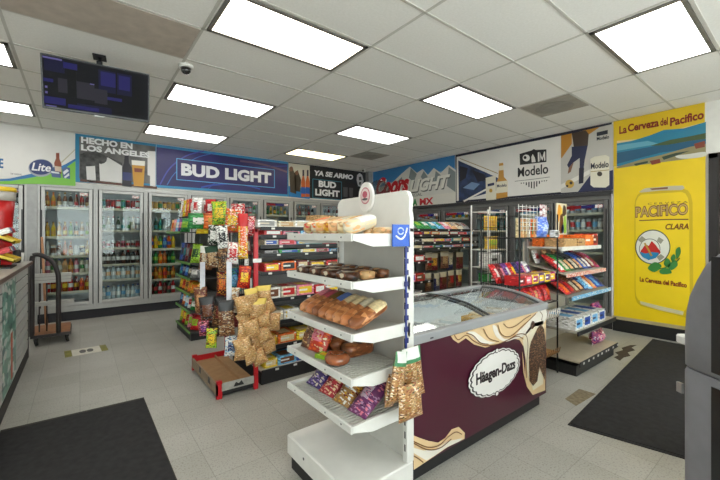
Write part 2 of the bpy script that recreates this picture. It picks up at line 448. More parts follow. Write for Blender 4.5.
tvrects('screen_image', [(0.5, 0.1, 0.82, 0.52), (0.03, 0.06, 0.2, 0.3), (0.3, 0.82, 0.62, 0.95)], (22, 20, 62), 0.6)
tvrects('screen_image', [(0.19, 0.09, 0.31, 0.2), (0.02, 0.44, 0.1, 0.5), (0.02, 0.77, 0.2, 0.9), (0.55, 0.6, 0.72, 0.66), (0.52, 0.13, 0.66, 0.4), (0.69, 0.14, 0.8, 0.42), (0.22, 0.86, 0.5, 0.93)], (38, 34, 112), 0.6)
tvrects('screen_image', [(0.14, 0.4, 0.24, 0.66), (0.3, 0.4, 0.46, 0.72), (0.46, 0.48, 0.58, 0.76)], (56, 54, 66), 0.5)
tvrects('screen_image', [(0.02, 0.05, 0.18, 0.08), (0.03, 0.58, 0.05, 0.62), (0.03, 0.68, 0.05, 0.72), (0.03, 0.93, 0.12, 0.95), (0.42, 0.4, 0.46, 0.42)], (120, 112, 180), 0.6)
tvrects('screen_image', [(0.22, 0.2, 0.3, 0.72), (0.82, 0.3, 0.9, 0.95), (0.66, 0.1, 0.675, 0.6)], (6, 6, 14), 0.5)
part('mount_pole', MB().cyl((0, 0.09, 0), (0, 0.09, -0.36), 0.016).box(-0.05, 0.03, -0.012, 0.05, 0.15, 0).box(-0.022, 0.06, -0.10, 0.022, 0.12, -0.05), mat('charcoal', 0.4, 0.6), r)
part('sensor_bar', MB().box(-0.04, 0.0, -TH / 2 - 0.012, 0.04, 0.03, -TH / 2).xform(T), mat('silver', 0.3), r)
# ------------------------------------------------------------------ reach-in coolers
ALUF = mat((176, 175, 172), 0.35, 0.35, noise=0.05)
DARKF = mat((112, 111, 109), 0.4, 0.3, noise=0.05)
LINER = mat((196, 200, 200), 0.6)
RACKM = mat((214, 214, 208), 0.4)
CLIP = mat((208, 200, 176), 0.5)
DGL = glass((238, 243, 243), 0.8, 'cooler_glass')
DEPTH = 0.7
def cooler(x, y, rz, w, shelves, label, dark=False, hinge=1, top=2.19, b0=0.21, group=None, strip=None):
    """local X along the front, Y into the cooler, Z up; the door fills the front between z = b0 and the top"""
    r = thing('reach_in_cooler', label, 'cooler', (x, y, 0), rz, group)
    fm = DARKF if dark else ALUF
    part('cabinet', MB().box(0, 0.05, 0.0, 0.012, DEPTH, top).box(w - 0.012, 0.05, 0.0, w, DEPTH, top).box(0.012, DEPTH - 0.02, 0.0, w - 0.012, DEPTH, top)
         .box(0.012, 0.05, top - 0.03, w - 0.012, DEPTH - 0.02, top).box(0.012, 0.05, 0.13, w - 0.012, DEPTH - 0.02, b0 + 0.02), LINER, r)
    part('frame', MB().box(0, 0, b0 - 0.06, 0.03, 0.05, top).box(w - 0.03, 0, b0 - 0.06, w, 0.05, top).box(0.03, 0, top - 0.075, w - 0.03, 0.05, top).box(0.03, 0, b0 - 0.06, w - 0.03, 0.05, b0 + 0.03), fm, r, bevel=0.003)
    part('kick_plate', MB().box(0, 0.03, 0, w, 0.05, b0 - 0.06), mat((34, 34, 40), 0.6), r)
    x0, x1, z0, z1, t = 0.042, w - 0.042, b0 + 0.035, top - 0.082, 0.048
    part('gasket', MB().box(0.03, 0.004, b0 + 0.03, 0.042, 0.04, top - 0.075).box(w - 0.042, 0.004, b0 + 0.03, w - 0.03, 0.04, top - 0.075).box(0.042, 0.004, top - 0.082, w - 0.042, 0.04, top - 0.075), mat((22, 22, 24), 0.7), r)
    d = part('door', MB().box(x0, -0.03, z0, x0 + t, 0.012, z1).box(x1 - t, -0.03, z0, x1, 0.012, z1).box(x0 + t, -0.03, z0, x1 - t, 0.012, z0 + t).box(x0 + t, -0.03, z1 - t, x1 - t, 0.012, z1), fm, r, bevel=0.004)
    part('pane', MB().box(x0 + t - 0.004, -0.012, z0 + t - 0.004, x1 - t + 0.004, -0.006, z1 - t + 0.004), DGL, d)
    hx = x1 - 0.006 if hinge > 0 else x0 + 0.006
    part('handle', MB().box(hx - 0.008, -0.058, 0.85, hx + 0.008, -0.045, 1.75).box(hx - 0.006, -0.05, 0.87, hx + 0.006, -0.028, 0.9).box(hx - 0.006, -0.05, 1.7, hx + 0.006, -0.028, 1.73), mat((36, 36, 38), 0.4), d)
    part('sticker', MB().box(x1 - t - 0.115, -0.0135, z1 - t - 0.062, x1 - t - 0.012, -0.0122, z1 - t - 0.012), printed('white', ('red', 'white'), 60, share=0.4), d)
    if strip:
        part('sign_strip', MB().box(x0 + t, 0.03, z1 - t - 0.06, x0 + (w - 0.2) * 0.55, 0.045, z1 - t - 0.012), emit((180, 30, 40), 0.5, 'red_sign_strip'), r)
        part('sign_strip', MB().box(x0 + (w - 0.2) * 0.56, 0.03, z1 - t - 0.06, x1 - t - 0.02, 0.045, z1 - t - 0.012), emit((40, 40, 130), 0.5, 'blue_sign_strip'), r)
    for z in shelves:
        sh = part('shelf', MB().box(0.02, 0.10, z - 0.012, w - 0.02, DEPTH - 0.04, z), RACKM, r)
        part('price_rail', MB().box(0.02, 0.092, z - 0.028, w - 0.02, 0.10, z + 0.012), CLIP, sh)
    part('lamp', MB().box(0.05, 0.055, top - 0.06, w - 0.05, 0.075, top - 0.035), emit((240, 250, 255), COOLER_LAMP * (0.5 if dark else 1), 'cooler_tube'), r)
    return r
PITCH = 0.715
BX = [-1.345] + [-0.512 + PITCH * i for i in range(9)]
SH = {0: (0.5, 0.95, 1.4, 1.8), 1: (0.45, 0.745, 1.03, 1.335, 1.805), 2: (0.26, 0.60, 0.86, 1.14, 1.44, 1.81), 3: (0.28, 0.55, 0.83, 1.11, 1.44, 1.81)}
CW = ['first', 'second', 'third', 'fourth', 'fifth', 'sixth', 'seventh', 'eighth', 'ninth', 'tenth']
struct('trim_5', MB().box(-0.63, ROOM_Y1 - 0.005, 0, -0.514, ROOM_Y1 + 0.06, 2.19), mat((158, 158, 156), 0.4, 0.3))
CL = ['silver glass-door cooler at far left, half behind the sales counter', 'silver glass-door cooler stocked with amber bottles, behind the hand cart',
      'silver glass-door cooler full of red cans and clear water bottles', 'silver glass-door cooler with green and orange drinks beside the green snack rack',
      'silver glass-door cooler half hidden behind the stacked snack bags', 'silver glass-door cooler showing its top behind the red candy rack',
      'silver cooler with a red strip at its top, above cardboard boxes', 'silver cooler seen over the tan cardboard box, under the black banner',
      'silver cooler left of the white header board, under the black banner', 'silver cooler in the back corner, mostly behind the white header board']
for i, x in enumerate(BX):
    cooler(x, ROOM_Y1, 0, PITCH, SH.get(i, (0.3, 0.7, 1.1, 1.44, 1.80)), CL[i], hinge=-1 if i in (1,) else 1, group='silver coolers on the back wall', strip=(i == 6))
RYS = [7.25 - 0.77 * i for i in range(7)]
RL = ['dark framed cooler deepest in the back corner', 'dark framed cooler second from the back corner, over green packs', 'dark framed cooler third from the back corner, over pale packs',
      'dark framed cooler behind the white wire rack', 'dark framed cooler behind the wire rack of books', 'dark framed cooler behind the blue bag and red patterned pack',
      'dark framed cooler beside the tall yellow banner, full of cans']
for i, y in enumerate(RYS):
    cooler(ROOM_X1, y, -math.pi / 2, 0.77, (0.3, 0.7, 1.1, 1.44, 1.70), RL[i], dark=True, top=1.96, group='dark framed coolers on the right wall', strip=True)

# ------------------------------------------------------------------ bottles and cans
BM = {}
def bottle(style, liq, lab, cap):
    k = (style, liq, lab, cap)
    if k in BM: return BM[k]
    if style == 'can': p = [(0.026, 0, 2), (0.032, 0.008, 1), (0.032, 0.035, 0), (0.032, 0.085, 1), (0.032, 0.118, 2), (0.026, 0.128, 2), (0.024, 0.126, 2)]
    elif style == 'tall': p = [(0.028, 0, 2), (0.034, 0.01, 0), (0.034, 0.05, 1), (0.034, 0.13, 0), (0.034, 0.158, 2), (0.027, 0.17, 2)]
    elif style == 'slim': p = [(0.029, 0, 0), (0.030, 0.006, 0), (0.030, 0.04, 1), (0.030, 0.1, 0), (0.030, 0.135, 0), (0.022, 0.165, 0), (0.013, 0.19, 1), (0.012, 0.215, 0), (0.012, 0.226, 2), (0.0145, 0.227, 2), (0.0145, 0.242, 2)]
    else: p = [(0.032, 0, 0), (0.035, 0.008, 0), (0.035, 0.07, 1), (0.035, 0.135, 0), (0.034, 0.155, 0), (0.026, 0.185, 0), (0.016, 0.203, 0), (0.014, 0.212, 2), (0.017, 0.213, 2), (0.017, 0.234, 2)]
    me = MB().lathe(p, 12).mesh('bottle', [mat(liq, 0.12, coat=0.5, noise=0.15), mat(lab, 0.4, noise=0.15, scale=60), mat(cap, 0.35)])
    BM[k] = me
    return me
CN = dict(darkbrown='dark brown', darkred='dark red', darkgreen='dark green', lime='lime green', skyblue='sky blue', navy='navy blue')
cn = lambda c: CN.get(c, c)
def stock(r_xyz, rz, w, z, spec, where, style, n=8, depth=0.145, group='drinks in the coolers', maxn=None):
    """one front row of drinks on a cooler shelf; spec lists (liquid, label, cap)"""
    ux, uy = math.cos(rz), math.sin(rz)
    step = (w - 0.14) / n
    for i in range(n):
        if maxn and i >= maxn: break
        c = spec[i % len(spec)]
        st = c[3] if len(c) > 3 else style
        u = 0.07 + step * (i + 0.5); dd = depth + 0.01 * ((i * 7) % 3)
        X = r_xyz[0] + ux * u - uy * dd; Y = r_xyz[1] + uy * u + ux * dd
        kind = 'can' if st in ('can', 'tall') else 'bottle'
        if kind == 'can': lb = '%s can with %s band, %s from left, %s' % (cn(c[0]), cn(c[1]), ORD[i], where)
        else: lb = '%s %s with %s cap, %s from left, %s' % (cn(c[0]), kind, cn(c[2]), ORD[i], where)
        put(bottle(st, c[0], c[1], c[2]), 'drink_' + kind, lb, kind, (X, Y, z + 0.0015), rz + 0.4 * i, group)
B = lambda *a: a
shelfname = ['bottom', 'fifth', 'fourth', 'third', 'second', 'top']
D1 = [(0.45, 'wide', [B('red', 'white', 'red'), B('darkred', 'gold', 'red'), B('orange', 'red', 'white'), B('amber', 'yellow', 'red')]),
      (0.745, 'wide', [B('pink', 'white', 'red'), B('beige', 'green', 'green'), B('beige', 'white', 'blue'), B('peach', 'tan', 'orange'), B('amber', 'gold', 'orange')]),
      (1.03, 'slim', [B('white', 'white', 'white'), B('white', 'brown', 'tan', 'tall'), B('brown', 'white', 'gold'), B('amber', 'orange', 'gold'), B('amber', 'gold', 'red'), B('white', 'white', 'silver', 'tall'), B('cream', 'black', 'white', 'tall'), B('gold', 'yellow', 'gold')]),
      (1.335, 'slim', [B('gold', 'yellow', 'brown'), B('yellow', 'gold', 'brown'), B('gold', 'cream', 'gold'), B('amber', 'yellow', 'gold'), B('green', 'lime', 'gold'), B('darkgreen', 'peach', 'red'), B('tan', 'white', 'gold'), B('beige', 'lime', 'green')]),
      (1.805, 'slim', [B('amber', 'gold', 'gold'), B('gold', 'orange', 'amber'), B('brown', 'cream', 'white'), B('brown', 'white', 'gold'), B('darkbrown', 'white', 'white'), B('brown', 'red', 'white'), B('red', 'brown', 'red'), B('darkred', 'tan', 'red')])]
for z, st, sp in D1:
    stock((BX[1], ROOM_Y1), 0, PITCH, z, sp, '%s shelf behind the cart' % ['bottom', 'fourth', 'third', 'second', 'top'][[q[0] for q in D1].index(z)], st)
D2 = [(0.26, 'wide', [B('clear', 'white', 'skyblue'), B('clear', 'skyblue', 'blue'), B('clear', 'white', 'white')]),
      (0.60, 'wide', [B('clear', 'white', 'blue'), B('clear', 'peach', 'white')]),
      (0.86, 'wide', [B('black', 'white', 'white'), B('darkbrown', 'white', 'black'), B('black', 'silver', 'red')]),
      (1.14, 'can', [B('darkred', 'pink', 'silver'), B('red', 'white', 'silver'), B('darkred', 'silver', 'silver'), B('red', 'darkred', 'silver')]),
      (1.44, 'slim', [B('clear', 'green', 'green'), B('beige', 'white', 'peach'), B('clear', 'white', 'red'), B('darkgreen', 'clear', 'teal'), B('clear', 'teal', 'green')]),
      (1.81, 'tall', [B('green', 'teal', 'silver'), B('red', 'darkred', 'silver'), B('darkred', 'red', 'silver'), B('red', 'white', 'silver')])]
for k, (z, st, sp) in enumerate(D2):
    stock((BX[2], ROOM_Y1), 0, PITCH, z, sp, '%s shelf of red can cooler' % shelfname[k], st)
D3 = [(0.28, 'wide', [B('darkred', 'brown', 'green'), B('darkgreen', 'red', 'black'), B('red', 'white', 'red')]),
      (0.55, 'wide', [B('darkgreen', 'amber', 'green'), B('amber', 'gold', 'orange'), B('gold', 'orange', 'gold'), B('orange', 'red', 'green')]),
      (0.83, 'wide', [B('darkgreen', 'green', 'black'), B('green', 'lime', 'green'), B('orange', 'gold', 'orange'), B('amber', 'orange', 'red')]),
      (1.11, 'wide', [B('orange', 'blue', 'red'), B('yellow', 'gold', 'yellow'), B('green', 'yellow', 'green'), B('blue', 'skyblue', 'white')]),
      (1.44, 'slim', [B('clear', 'grey', 'black'), B('darkgreen', 'teal', 'silver'), B('teal', 'green', 'white'), B('clear', 'white', 'skyblue')]),
      (1.81, 'tall', [B('gold', 'tan', 'silver'), B('tan', 'gold', 'silver'), B('tan', 'green', 'gold'), B('brown', 'gold', 'silver')])]
for k, (z, st, sp) in enumerate(D3):
    stock((BX[3], ROOM_Y1), 0, PITCH, z, sp, '%s shelf beside green rack' % shelfname[k], st, maxn=8 if k > 3 else 6)
for ci, nm, sp in ((5, 'red rack', [B('darkred', 'pink', 'silver', 'tall'), B('red', 'silver', 'silver', 'tall'), B('green', 'clear', 'green'), B('clear', 'silver', 'white')]),
                   (6, 'cardboard boxes', [B('darkgreen', 'gold', 'gold'), B('darkgreen', 'green', 'silver'), B('gold', 'darkgreen', 'gold')]),
                   (7, 'tan box', [B('black', 'white', 'silver'), B('brown', 'grey', 'black'), B('darkbrown', 'red', 'gold')]),
                   (8, 'bread stack', [B('darkred', 'white', 'red'), B('clear', 'white', 'pink'), B('grey', 'white', 'silver')])):
    for z, sn in ((1.44, 'lower'), (1.80, 'upper')):
        if ci == 8 and sn == 'lower': continue
        stock((BX[ci], ROOM_Y1), 0, PITCH, z, sp, '%s shelf behind %s' % (sn, nm), 'slim', n=7)
RSP = [[B('clear', 'pink', 'white'), B('grey', 'white', 'silver')], [B('clear', 'white', 'red'), B('beige', 'red', 'silver')], [B('tan', 'white', 'silver'), B('clear', 'silver', 'white'), B('peach', 'red', 'white')],
       [B('teal', 'white', 'white'), B('yellow', 'gold', 'white')], [B('teal', 'darkgreen', 'silver'), B('clear', 'white', 'skyblue')], [B('clear', 'teal', 'silver', 'tall'), B('skyblue', 'white', 'white')],
       [B('silver', 'white', 'silver', 'tall'), B('clear', 'red', 'silver', 'tall'), B('silver', 'skyblue', 'silver', 'tall')]]
RW = ['deepest dark cooler', 'dark cooler over green packs', 'dark cooler over pale packs', 'cooler behind white rack', 'cooler behind books', 'cooler behind blue bag', 'cooler beside yellow banner']
for i in range(1, 7):
    for z, sn in ((1.44, 'lower'), (1.70, 'upper')):
        if i < 4 and sn == 'lower': continue
        stock((ROOM_X1, RYS[i]), -math.pi / 2, 0.77, z, RSP[i], '%s shelf, %s' % (sn, RW[i]), 'can' if sn == 'upper' else 'slim', n=8)
for z, sn in ((1.4, 'second'), (1.8, 'top')):
    stock((BX[0], ROOM_Y1), 0, PITCH, z, [B('darkred', 'white', 'red'), B('black', 'silver', 'red'), B('grey', 'white', 'black')], '%s shelf, cooler at far left' % sn, 'wide')
# ------------------------------------------------------------------ banners on the back wall
def pm(c): return mat(c, 0.35, noise=0.04, scale=3)
YB = ROOM_Y1 - 0.012
def lb(name, label, x0, x1, z0=2.215, z1=2.99):
    f = Flat(name, label, 'banner', (x0, YB, z0), 0, group='beer banners')
    f.w = x1 - x0; f.h = z1 - z0
    return f
f = lb('banner', 'white banner with a blue oval logo and blue and green swooshes', -1.9, -0.065)
f.rect('sheet', 0, 0, f.w, f.h, 0, pm((226, 224, 220)))
f.poly('green_swoosh', [(-30, 184), (5, 181), (30, 177.5), (50, 174), (65, 167), (75.5, 160), (75.5, 186), (40, 184)], 1, pm((120, 190, 60)))
f.poly('blue_swoosh', [(-20, 181), (10, 178.5), (35, 173), (55, 169), (66, 164), (75.5, 158.5), (75.5, 161), (66, 167.5), (50, 174), (30, 177.8), (10, 181)], 2, pm((34, 110, 170)))
f.poly('mountain_line', [(60, 163), (75.2, 149), (75.2, 150), (62, 163)], 2, pm((190, 184, 160)))
f.text('E', (-0.6, 158.5, 168), 3.4, 1, pm((40, 96, 150)), bold=0.03)
f.poly('logo', ellipse(41, 168, 12.6, 8.8), 3, pm((160, 168, 180)))
f.poly('logo', ellipse(41, 167.2, 11.6, 7.6), 4, pm((36, 52, 110)))
f.text('Lite', (31.5, 162.5, 170.5), 51, 6, pm((236, 236, 240)), bold=0.02, shear=0.2)
f.poly('bottle_picture', [(55, 172), (54.2, 163), (56, 158.5), (56, 153), (59.4, 153), (59.4, 158.5), (61.5, 164), (61.5, 174)], 4, pm((140, 66, 34)))
f.poly('bottle_picture', [(54.6, 166), (61.4, 167), (61.4, 172), (55, 171)], 5, pm((210, 190, 170)))
f.polys('can_picture', [[(50, 169), (54, 167), (60, 169), (61, 178), (52, 177)], [(62, 169), (66, 167), (70, 168), (70, 179), (63, 178)]], 4, pm((70, 92, 140)))
f.polys('can_picture', [[(63, 172), (67, 169), (69, 171), (64, 175)], [(64, 177), (69, 173), (69.4, 175.5), (65, 178.5)], [(51, 171), (59, 172.5), (59.4, 174), (51.4, 173)]], 5, pm((220, 226, 232)))
f.text('THE ORIGINAL', (10.5, 173, 174.6), 22, 3, pm((60, 60, 70)))

f = lb('banner', 'teal framed banner reading HECHO EN LOS ANGELES with a beer glass photo', -0.06, 1.075)
f.rect('sheet', 0, 0, f.w, f.h, 0, pm((36, 130, 172)))
f.rect('photo', 0.05, 0.06, f.w - 0.01, f.h - 0.045, 1, mat((104, 102, 100), 0.4, noise=0.5, scale=5))
GRN_ = mat((60, 59, 58), 0.4, noise=0.9, scale=14)
f.poly('photo_area', [(80, 154), (97, 152), (122, 163), (122, 185), (80, 180.5)], 2, GRN_)
f.poly('photo_area', [(86, 166.5), (95, 166), (96, 182), (87, 181.5)], 3, pm((222, 221, 218)))
f.poly('photo_area', [(99, 160), (108, 157.5), (122, 166), (122, 183.5), (100, 181)], 3, pm((216, 215, 212)))
f.poly('photo_area', [(80, 179), (157, 186.5), (157, 189), (80, 181.5)], 3, pm((92, 54, 40)))
f.polys('tree_picture', [ellipse(87, 157, 6, 5, 12), ellipse(101, 159, 6, 5, 12), ellipse(94, 153, 5, 3, 12)], 4, GRN_)
f.poly('photo_area', [(147.5, 151), (155.5, 151.5), (155.5, 187), (150, 186), (150, 176), (147.5, 175)], 3, pm((226, 224, 220)))
f.poly('bottle_picture', [(122.2, 186), (122.2, 168), (124, 163), (124.6, 155), (128.4, 155), (129, 163), (131.6, 168), (131.6, 187)], 4, pm((26, 22, 36)))
f.poly('bottle_picture', [(122.6, 172), (131.4, 173), (131.4, 181), (122.6, 180)], 5, pm((46, 52, 110)))
f.poly('beer_glass_picture', [(131.5, 160.5), (145, 161.5), (143.5, 186.6), (133.8, 186)], 4, pm((206, 150, 44)))
f.poly('beer_glass_picture', [(131.5, 160.2), (145, 161.2), (144.6, 166), (131.8, 165)], 5, pm((240, 236, 224)))
f.polys('beer_glass_picture', [[(134, 168), (142.6, 168.8), (142, 172.6), (134.4, 172)]], 5, pm((130, 60, 34)))
f.text('HECHO EN', (81, 136.5, 143), 132.5, 4, pm((240, 240, 240)), bold=0.05, slope=-0.004)
f.text('LOS ANGELES', (81, 144.2, 150.4), 149.5, 5, pm((240, 240, 240)), bold=0.05, slope=-0.004)

f = lb('banner', 'long purple and navy banner reading BUD LIGHT in a light blue frame', 1.08, 3.675)
f.rect('sheet', 0, 0, f.w, f.h, 0, pm((50, 140, 190)))
f.rect('ground', 0.0, 0.045, f.w - 0.02, f.h - 0.05, 1, mat((44, 38, 104), 0.35, noise=0.35, scale=1.2))
for i, (pts, wd) in enumerate(((((160, 184.5), (170, 168), (186, 156), (204, 151)), 0.022), (((167, 185), (176, 172), (196, 158), (216, 153)), 0.014), (((208, 188.5), (225, 176), (250, 168), (287, 166)), 0.02), (((201, 187.5), (214, 185), (238, 184), (260, 189)), 0.03), (((240, 161), (256, 163), (272, 167), (287, 172)), 0.04))):
    f.ribbon('swirl', pts, wd, 2 + (i % 2), pm([(70, 76, 170), (64, 110, 190), (60, 70, 160), (50, 80, 180), (108, 80, 110)][i]))
fr = [f.uv(176.2, 158.2), f.uv(176.2, 180), f.uv(274.5, 187.6), f.uv(274.5, 169.2)]
x0, x1 = fr[0][0], fr[2][0]; z1, z0 = fr[0][1], fr[1][1]
f.rect('text_frame', x0, z0, x1, z1, 5, pm((96, 170, 226)))
f.rect('text_ground', x0 + 0.015, z0 + 0.015, x1 - 0.015, z1 - 0.015, 6, pm((46, 38, 100)))
f.text('BUD LIGHT', (181, 163, 175.6), 271, 7, pm((238, 238, 242)), bold=0.05, space=1.02, name='lettering')

f = lb('banner', 'black banner reading YA SE ARMO BUD LIGHT with a bottles photo', 3.68, ROOM_X1 - 0.15)
f.rect('sheet', 0, 0, f.w, f.h, 0, pm((30, 30, 33)))
f.poly('photo', [(288.6, 163), (309.6, 165.5), (309.6, 199), (288.6, 196.6)], 1, pm((206, 200, 184)))
f.poly('photo_area', [(288.6, 186), (309.6, 189), (309.6, 199), (288.6, 196.6)], 2, pm((38, 116, 180)))
f.polys('people_picture', [[(289, 170), (292.5, 168), (296, 178), (296, 194), (290, 192)], [(294, 173), (297.6, 170), (301, 180), (300, 192), (295, 191)]], 3, pm((60, 50, 40)))
f.polys('people_picture', [ellipse(291, 169, 2, 2.6, 12), ellipse(296.6, 173, 1.8, 2.2, 12)], 4, pm((120, 80, 60)))
for q, bx in enumerate((301.0, 305.4)):
    f.poly('bottle_picture', [(bx, 197), (bx, 182), (bx + 1.2, 177), (bx + 1.4, 170), (bx + 2.8, 170), (bx + 3, 177), (bx + 4, 182), (bx + 4, 197)], 4, pm((190, 92, 40)))
    f.poly('bottle_picture', [(bx, 187), (bx + 4, 187.4), (bx + 4, 194), (bx, 193.6)], 5, pm((40, 90, 170)))
    f.poly('bottle_picture', [(bx + 1.3, 170), (bx + 2.9, 170), (bx + 3, 176), (bx + 1.2, 176)], 5, pm((50, 40, 60)))
f.text('YA SE ARMO', (314, 170, 175.4), 353, 2, pm((238, 238, 238)), bold=0.05, shear=0.15)
a, b_, c = f.uv(312.4, 178.6), f.uv(312.4, 198.2), f.uv(341.6, 198)
f.rect('text_frame', a[0], b_[1], c[0], a[1], 2, pm((70, 140, 160)))
f.rect('text_ground', a[0] + 0.015, b_[1] + 0.015, c[0] - 0.015, a[1] - 0.015, 3, pm((26, 28, 34)))
f.text('BUD', (318.5, 180.4, 187), 336, 4, pm((240, 240, 240)), bold=0.05)
f.text('LIGHT', (315, 188.6, 195.4), 339.5, 4, pm((240, 240, 240)), bold=0.05)
f.polys('crest', [[(357, 175), (359.5, 173), (362, 175), (363.5, 181), (361, 187), (358, 186), (356.4, 180)]], 2, pm((190, 190, 190)))
f.polys('crest', [[(358.5, 177), (361, 176.5), (361.5, 180), (359, 180.5)], [(359, 182), (361, 182), (360.4, 185), (358.8, 184.6)]], 3, pm((60, 60, 62)))
f.polys('glass_picture', [[(343, 187), (347.6, 187.4), (347.4, 197), (343.4, 197)], [(349, 187.6), (353, 188), (352.6, 197), (349.4, 197)]], 2, pm((84, 84, 86)))

# ------------------------------------------------------------------ banners on the right wall
XB = ROOM_X1 - 0.012
def rb(name, label, y0, y1, z0, z1):
    f = Flat(name, label, 'banner', (XB, y0, z0), -math.pi / 2, group='beer banners')
    f.w = y0 - y1; f.h = z1 - z0
    return f
f = rb('banner', 'blue sky banner with white mountains reading Coors LIGHT in red and white', 7.19, 4.595, 2.015, 2.99)
f.rect('sheet', 0, 0, f.w, f.h, 0, pm((60, 128, 186)))
f.poly('sky_area', [(372, 186), (400, 180), (456, 168), (456, 180), (372, 196)], 1, pm((120, 170, 206)))
f.poly('mountain_picture', [(372, 192), (383, 186), (392, 183), (402, 173.5), (410, 166.6), (417, 173), (423, 169), (428, 175), (434, 168), (441, 173), (449, 165), (456, 170), (456, 204.5), (372, 209.5)], 2, pm((214, 212, 206)))
f.polys('mountain_shade', [[(411, 168), (417, 174), (414, 182), (409, 178)], [(436, 171), (442, 176), (440, 186), (434, 182)], [(449, 167), (455.6, 172), (455.6, 192), (447, 186)], [(395, 184), (402, 177), (404, 186), (398, 190)], [(424, 171), (428, 177), (425, 182), (421, 177)]], 3, pm((128, 138, 140)))
f.text('Coors', (376.4, 178.5, 197), 409.5, 5, pm((198, 30, 44)), bold=0.05, shear=0.35)
f.text('Coors', (377.2, 179.6, 198), 410.0, 4, pm((238, 234, 230)), bold=0.05, shear=0.35)
f.text('LIGHT', (409.5, 180.5, 192.5), 450.5, 5, pm((232, 230, 222)), bold=0.04, shear=0.3)
f.text('LIGHT', (410.2, 181.4, 193.6), 451.2, 4, pm((96, 98, 98)), bold=0.04, shear=0.3)
f.poly('lower_area', [(372, 201), (412, 197.5), (456, 192), (456, 205), (372, 210)], 3, pm((222, 219, 210)))
f.text('OFICIAL', (408, 194.6, 197.2), 422.5, 5, pm((70, 70, 72)))
f.text('CERVEZA', (383, 199.5, 207.6), 409, 5, pm((222, 40, 40)), bold=0.05)
f.text('GA', (409.6, 199.4, 206.4), 417.6, 5, pm((40, 140, 70)), bold=0.05)
f.text('MX', (420, 198.6, 205.4), 433.6, 5, pm((204, 34, 46)), bold=0.04)

f = rb('banner', 'white dark-edged banner with a black Modelo logo, a bottle and a football photo', 4.58, 1.85, 2.015, 2.99)
f.rect('sheet', 0, 0, f.w, f.h, 0, pm((30, 32, 52)))
f.rect('ground', 0.03, 0.035, f.w - 0.035, f.h - 0.045, 1, pm((228, 224, 218)))
f.poly('photo', [(458.4, 160.5), (486, 172.5), (498, 178), (498, 190), (485, 194), (459, 201.5)], 2, mat((40, 58, 96), 0.4, noise=0.6, scale=6))
f.polys('photo_area', [[(460, 166), (468, 168), (466, 178), (460, 182)], [(472, 170), (484, 174), (488, 180), (478, 182)]], 3, pm((22, 26, 44)))
f.polys('photo_area', [[(463, 188), (472, 182), (480, 184), (474, 190)], [(486, 186), (494, 184), (494, 190), (487, 192)]], 3, pm((110, 140, 180)))
f.ribbon('gold_stripe', [(460, 158.5), (478, 165.5), (498, 173.5)], 0.012, 3, pm((160, 130, 70)))
f.ribbon('white_stripe', [(464, 201.4), (476, 195), (490, 187.5)], 0.035, 4, pm((232, 228, 220)))
f.poly('bottle_picture', [(496.5, 199), (496.5, 183), (498.6, 178), (499.4, 163.5), (503.4, 162.8), (504.2, 177), (507.8, 181), (507.8, 197)], 4, pm((202, 146, 56)))
f.polys('bottle_picture', [[(496.5, 182), (507.8, 180.5), (507.8, 192), (496.5, 193.4)], [(499.3, 166), (503.6, 165.4), (503.8, 170), (499.2, 170.6)]], 5, pm((228, 220, 196)))
f.poly('can_picture', [(486, 178), (496, 175.5), (496.4, 199.4), (486.4, 200.8)], 5, pm((226, 220, 200)))
f.polys('can_picture', [[(488, 184), (494.6, 182.6), (494.6, 185.2), (488, 186.6)]], 6, pm((40, 50, 90)))
f.polys('can_picture', [ellipse(491.2, 190.6, 1.6, 2, 12)], 6, pm((190, 150, 60)))
f.text('Modelo', (497.4, 184.6, 187.6), 507, 6, pm((30, 36, 70)), bold=0.02)
# crest over the name
BLK = pm((26, 26, 28))
f.poly('crest', [(519.8, 154), (532, 150.4), (534, 149), (536, 150), (546.6, 149.4), (546.6, 162), (520.2, 165)], 3, BLK)
WHT = pm((228, 224, 218))
f.polys('crest', [ellipse(526.5, 158, 3.6, 3.4, 16), [(538, 152.5), (539.6, 152.2), (539.8, 161.5), (538.2, 161.8)], [(540.2, 152), (542.4, 158), (544.4, 151.6), (545.4, 151.6), (545.6, 160.6), (544.4, 160.8), (544.2, 155.8), (542.6, 161), (541.2, 157.6), (540.8, 161.2)], [(531.6, 157), (533, 154), (535, 157.5), (536, 162), (532, 162.5)]], 4, WHT)
f.polys('crest', [ellipse(525.4, 157.6, 1.5, 1.6, 10), ellipse(533.6, 152.4, 1.0, 1.2, 10)], 5, BLK)
f.text('Modelo', (518, 168.0, 177.4), 548.4, 3, BLK, bold=0.02)
f.ribbon('rule', [(515, 181.3), (532, 179.4), (550, 177.0)], 0.007, 3, BLK)
f.polys('bar_mark', [[(x, y), (x + 1.1, y - 0.15), (x + 1.1, y + h - 0.15), (x, y + h)] for x, y, h in ((521, 182.8, 1), (523.4, 182.6, 1), (526, 182.4, 3), (528.6, 182.1, 5), (531.2, 181.8, 6.5), (533.8, 181.6, 7), (536.4, 181.2, 5.5), (539, 181, 3), (541.6, 180.7, 1), (544, 180.5, 1), (546.2, 180.2, 1))], 3, BLK)
f.poly('photo', [(561, 136), (613.4, 124), (613.4, 189.4), (561, 193)], 2, pm((196, 192, 184)))
f.polys('photo_area', [[(561.3, 135.8), (572, 133.4), (572, 144), (562, 158), (561.3, 158)], [(583, 130.8), (600, 127), (590, 134), (583, 137)]], 3, pm((190, 130, 40)))
f.poly('person_picture', [(572, 133.5), (586, 130.4), (589, 134), (588, 146), (574, 147)], 4, pm((70, 54, 44)))
f.poly('person_picture', [(572, 147), (588, 145.6), (585, 160), (584, 168), (580, 168), (580, 158), (573, 163), (569, 168), (567.4, 165), (572, 156)], 5, pm((34, 40, 74)))
f.poly('person_picture', [(569, 168), (574, 162), (571, 172), (568, 174)], 5, pm((130, 90, 66)))
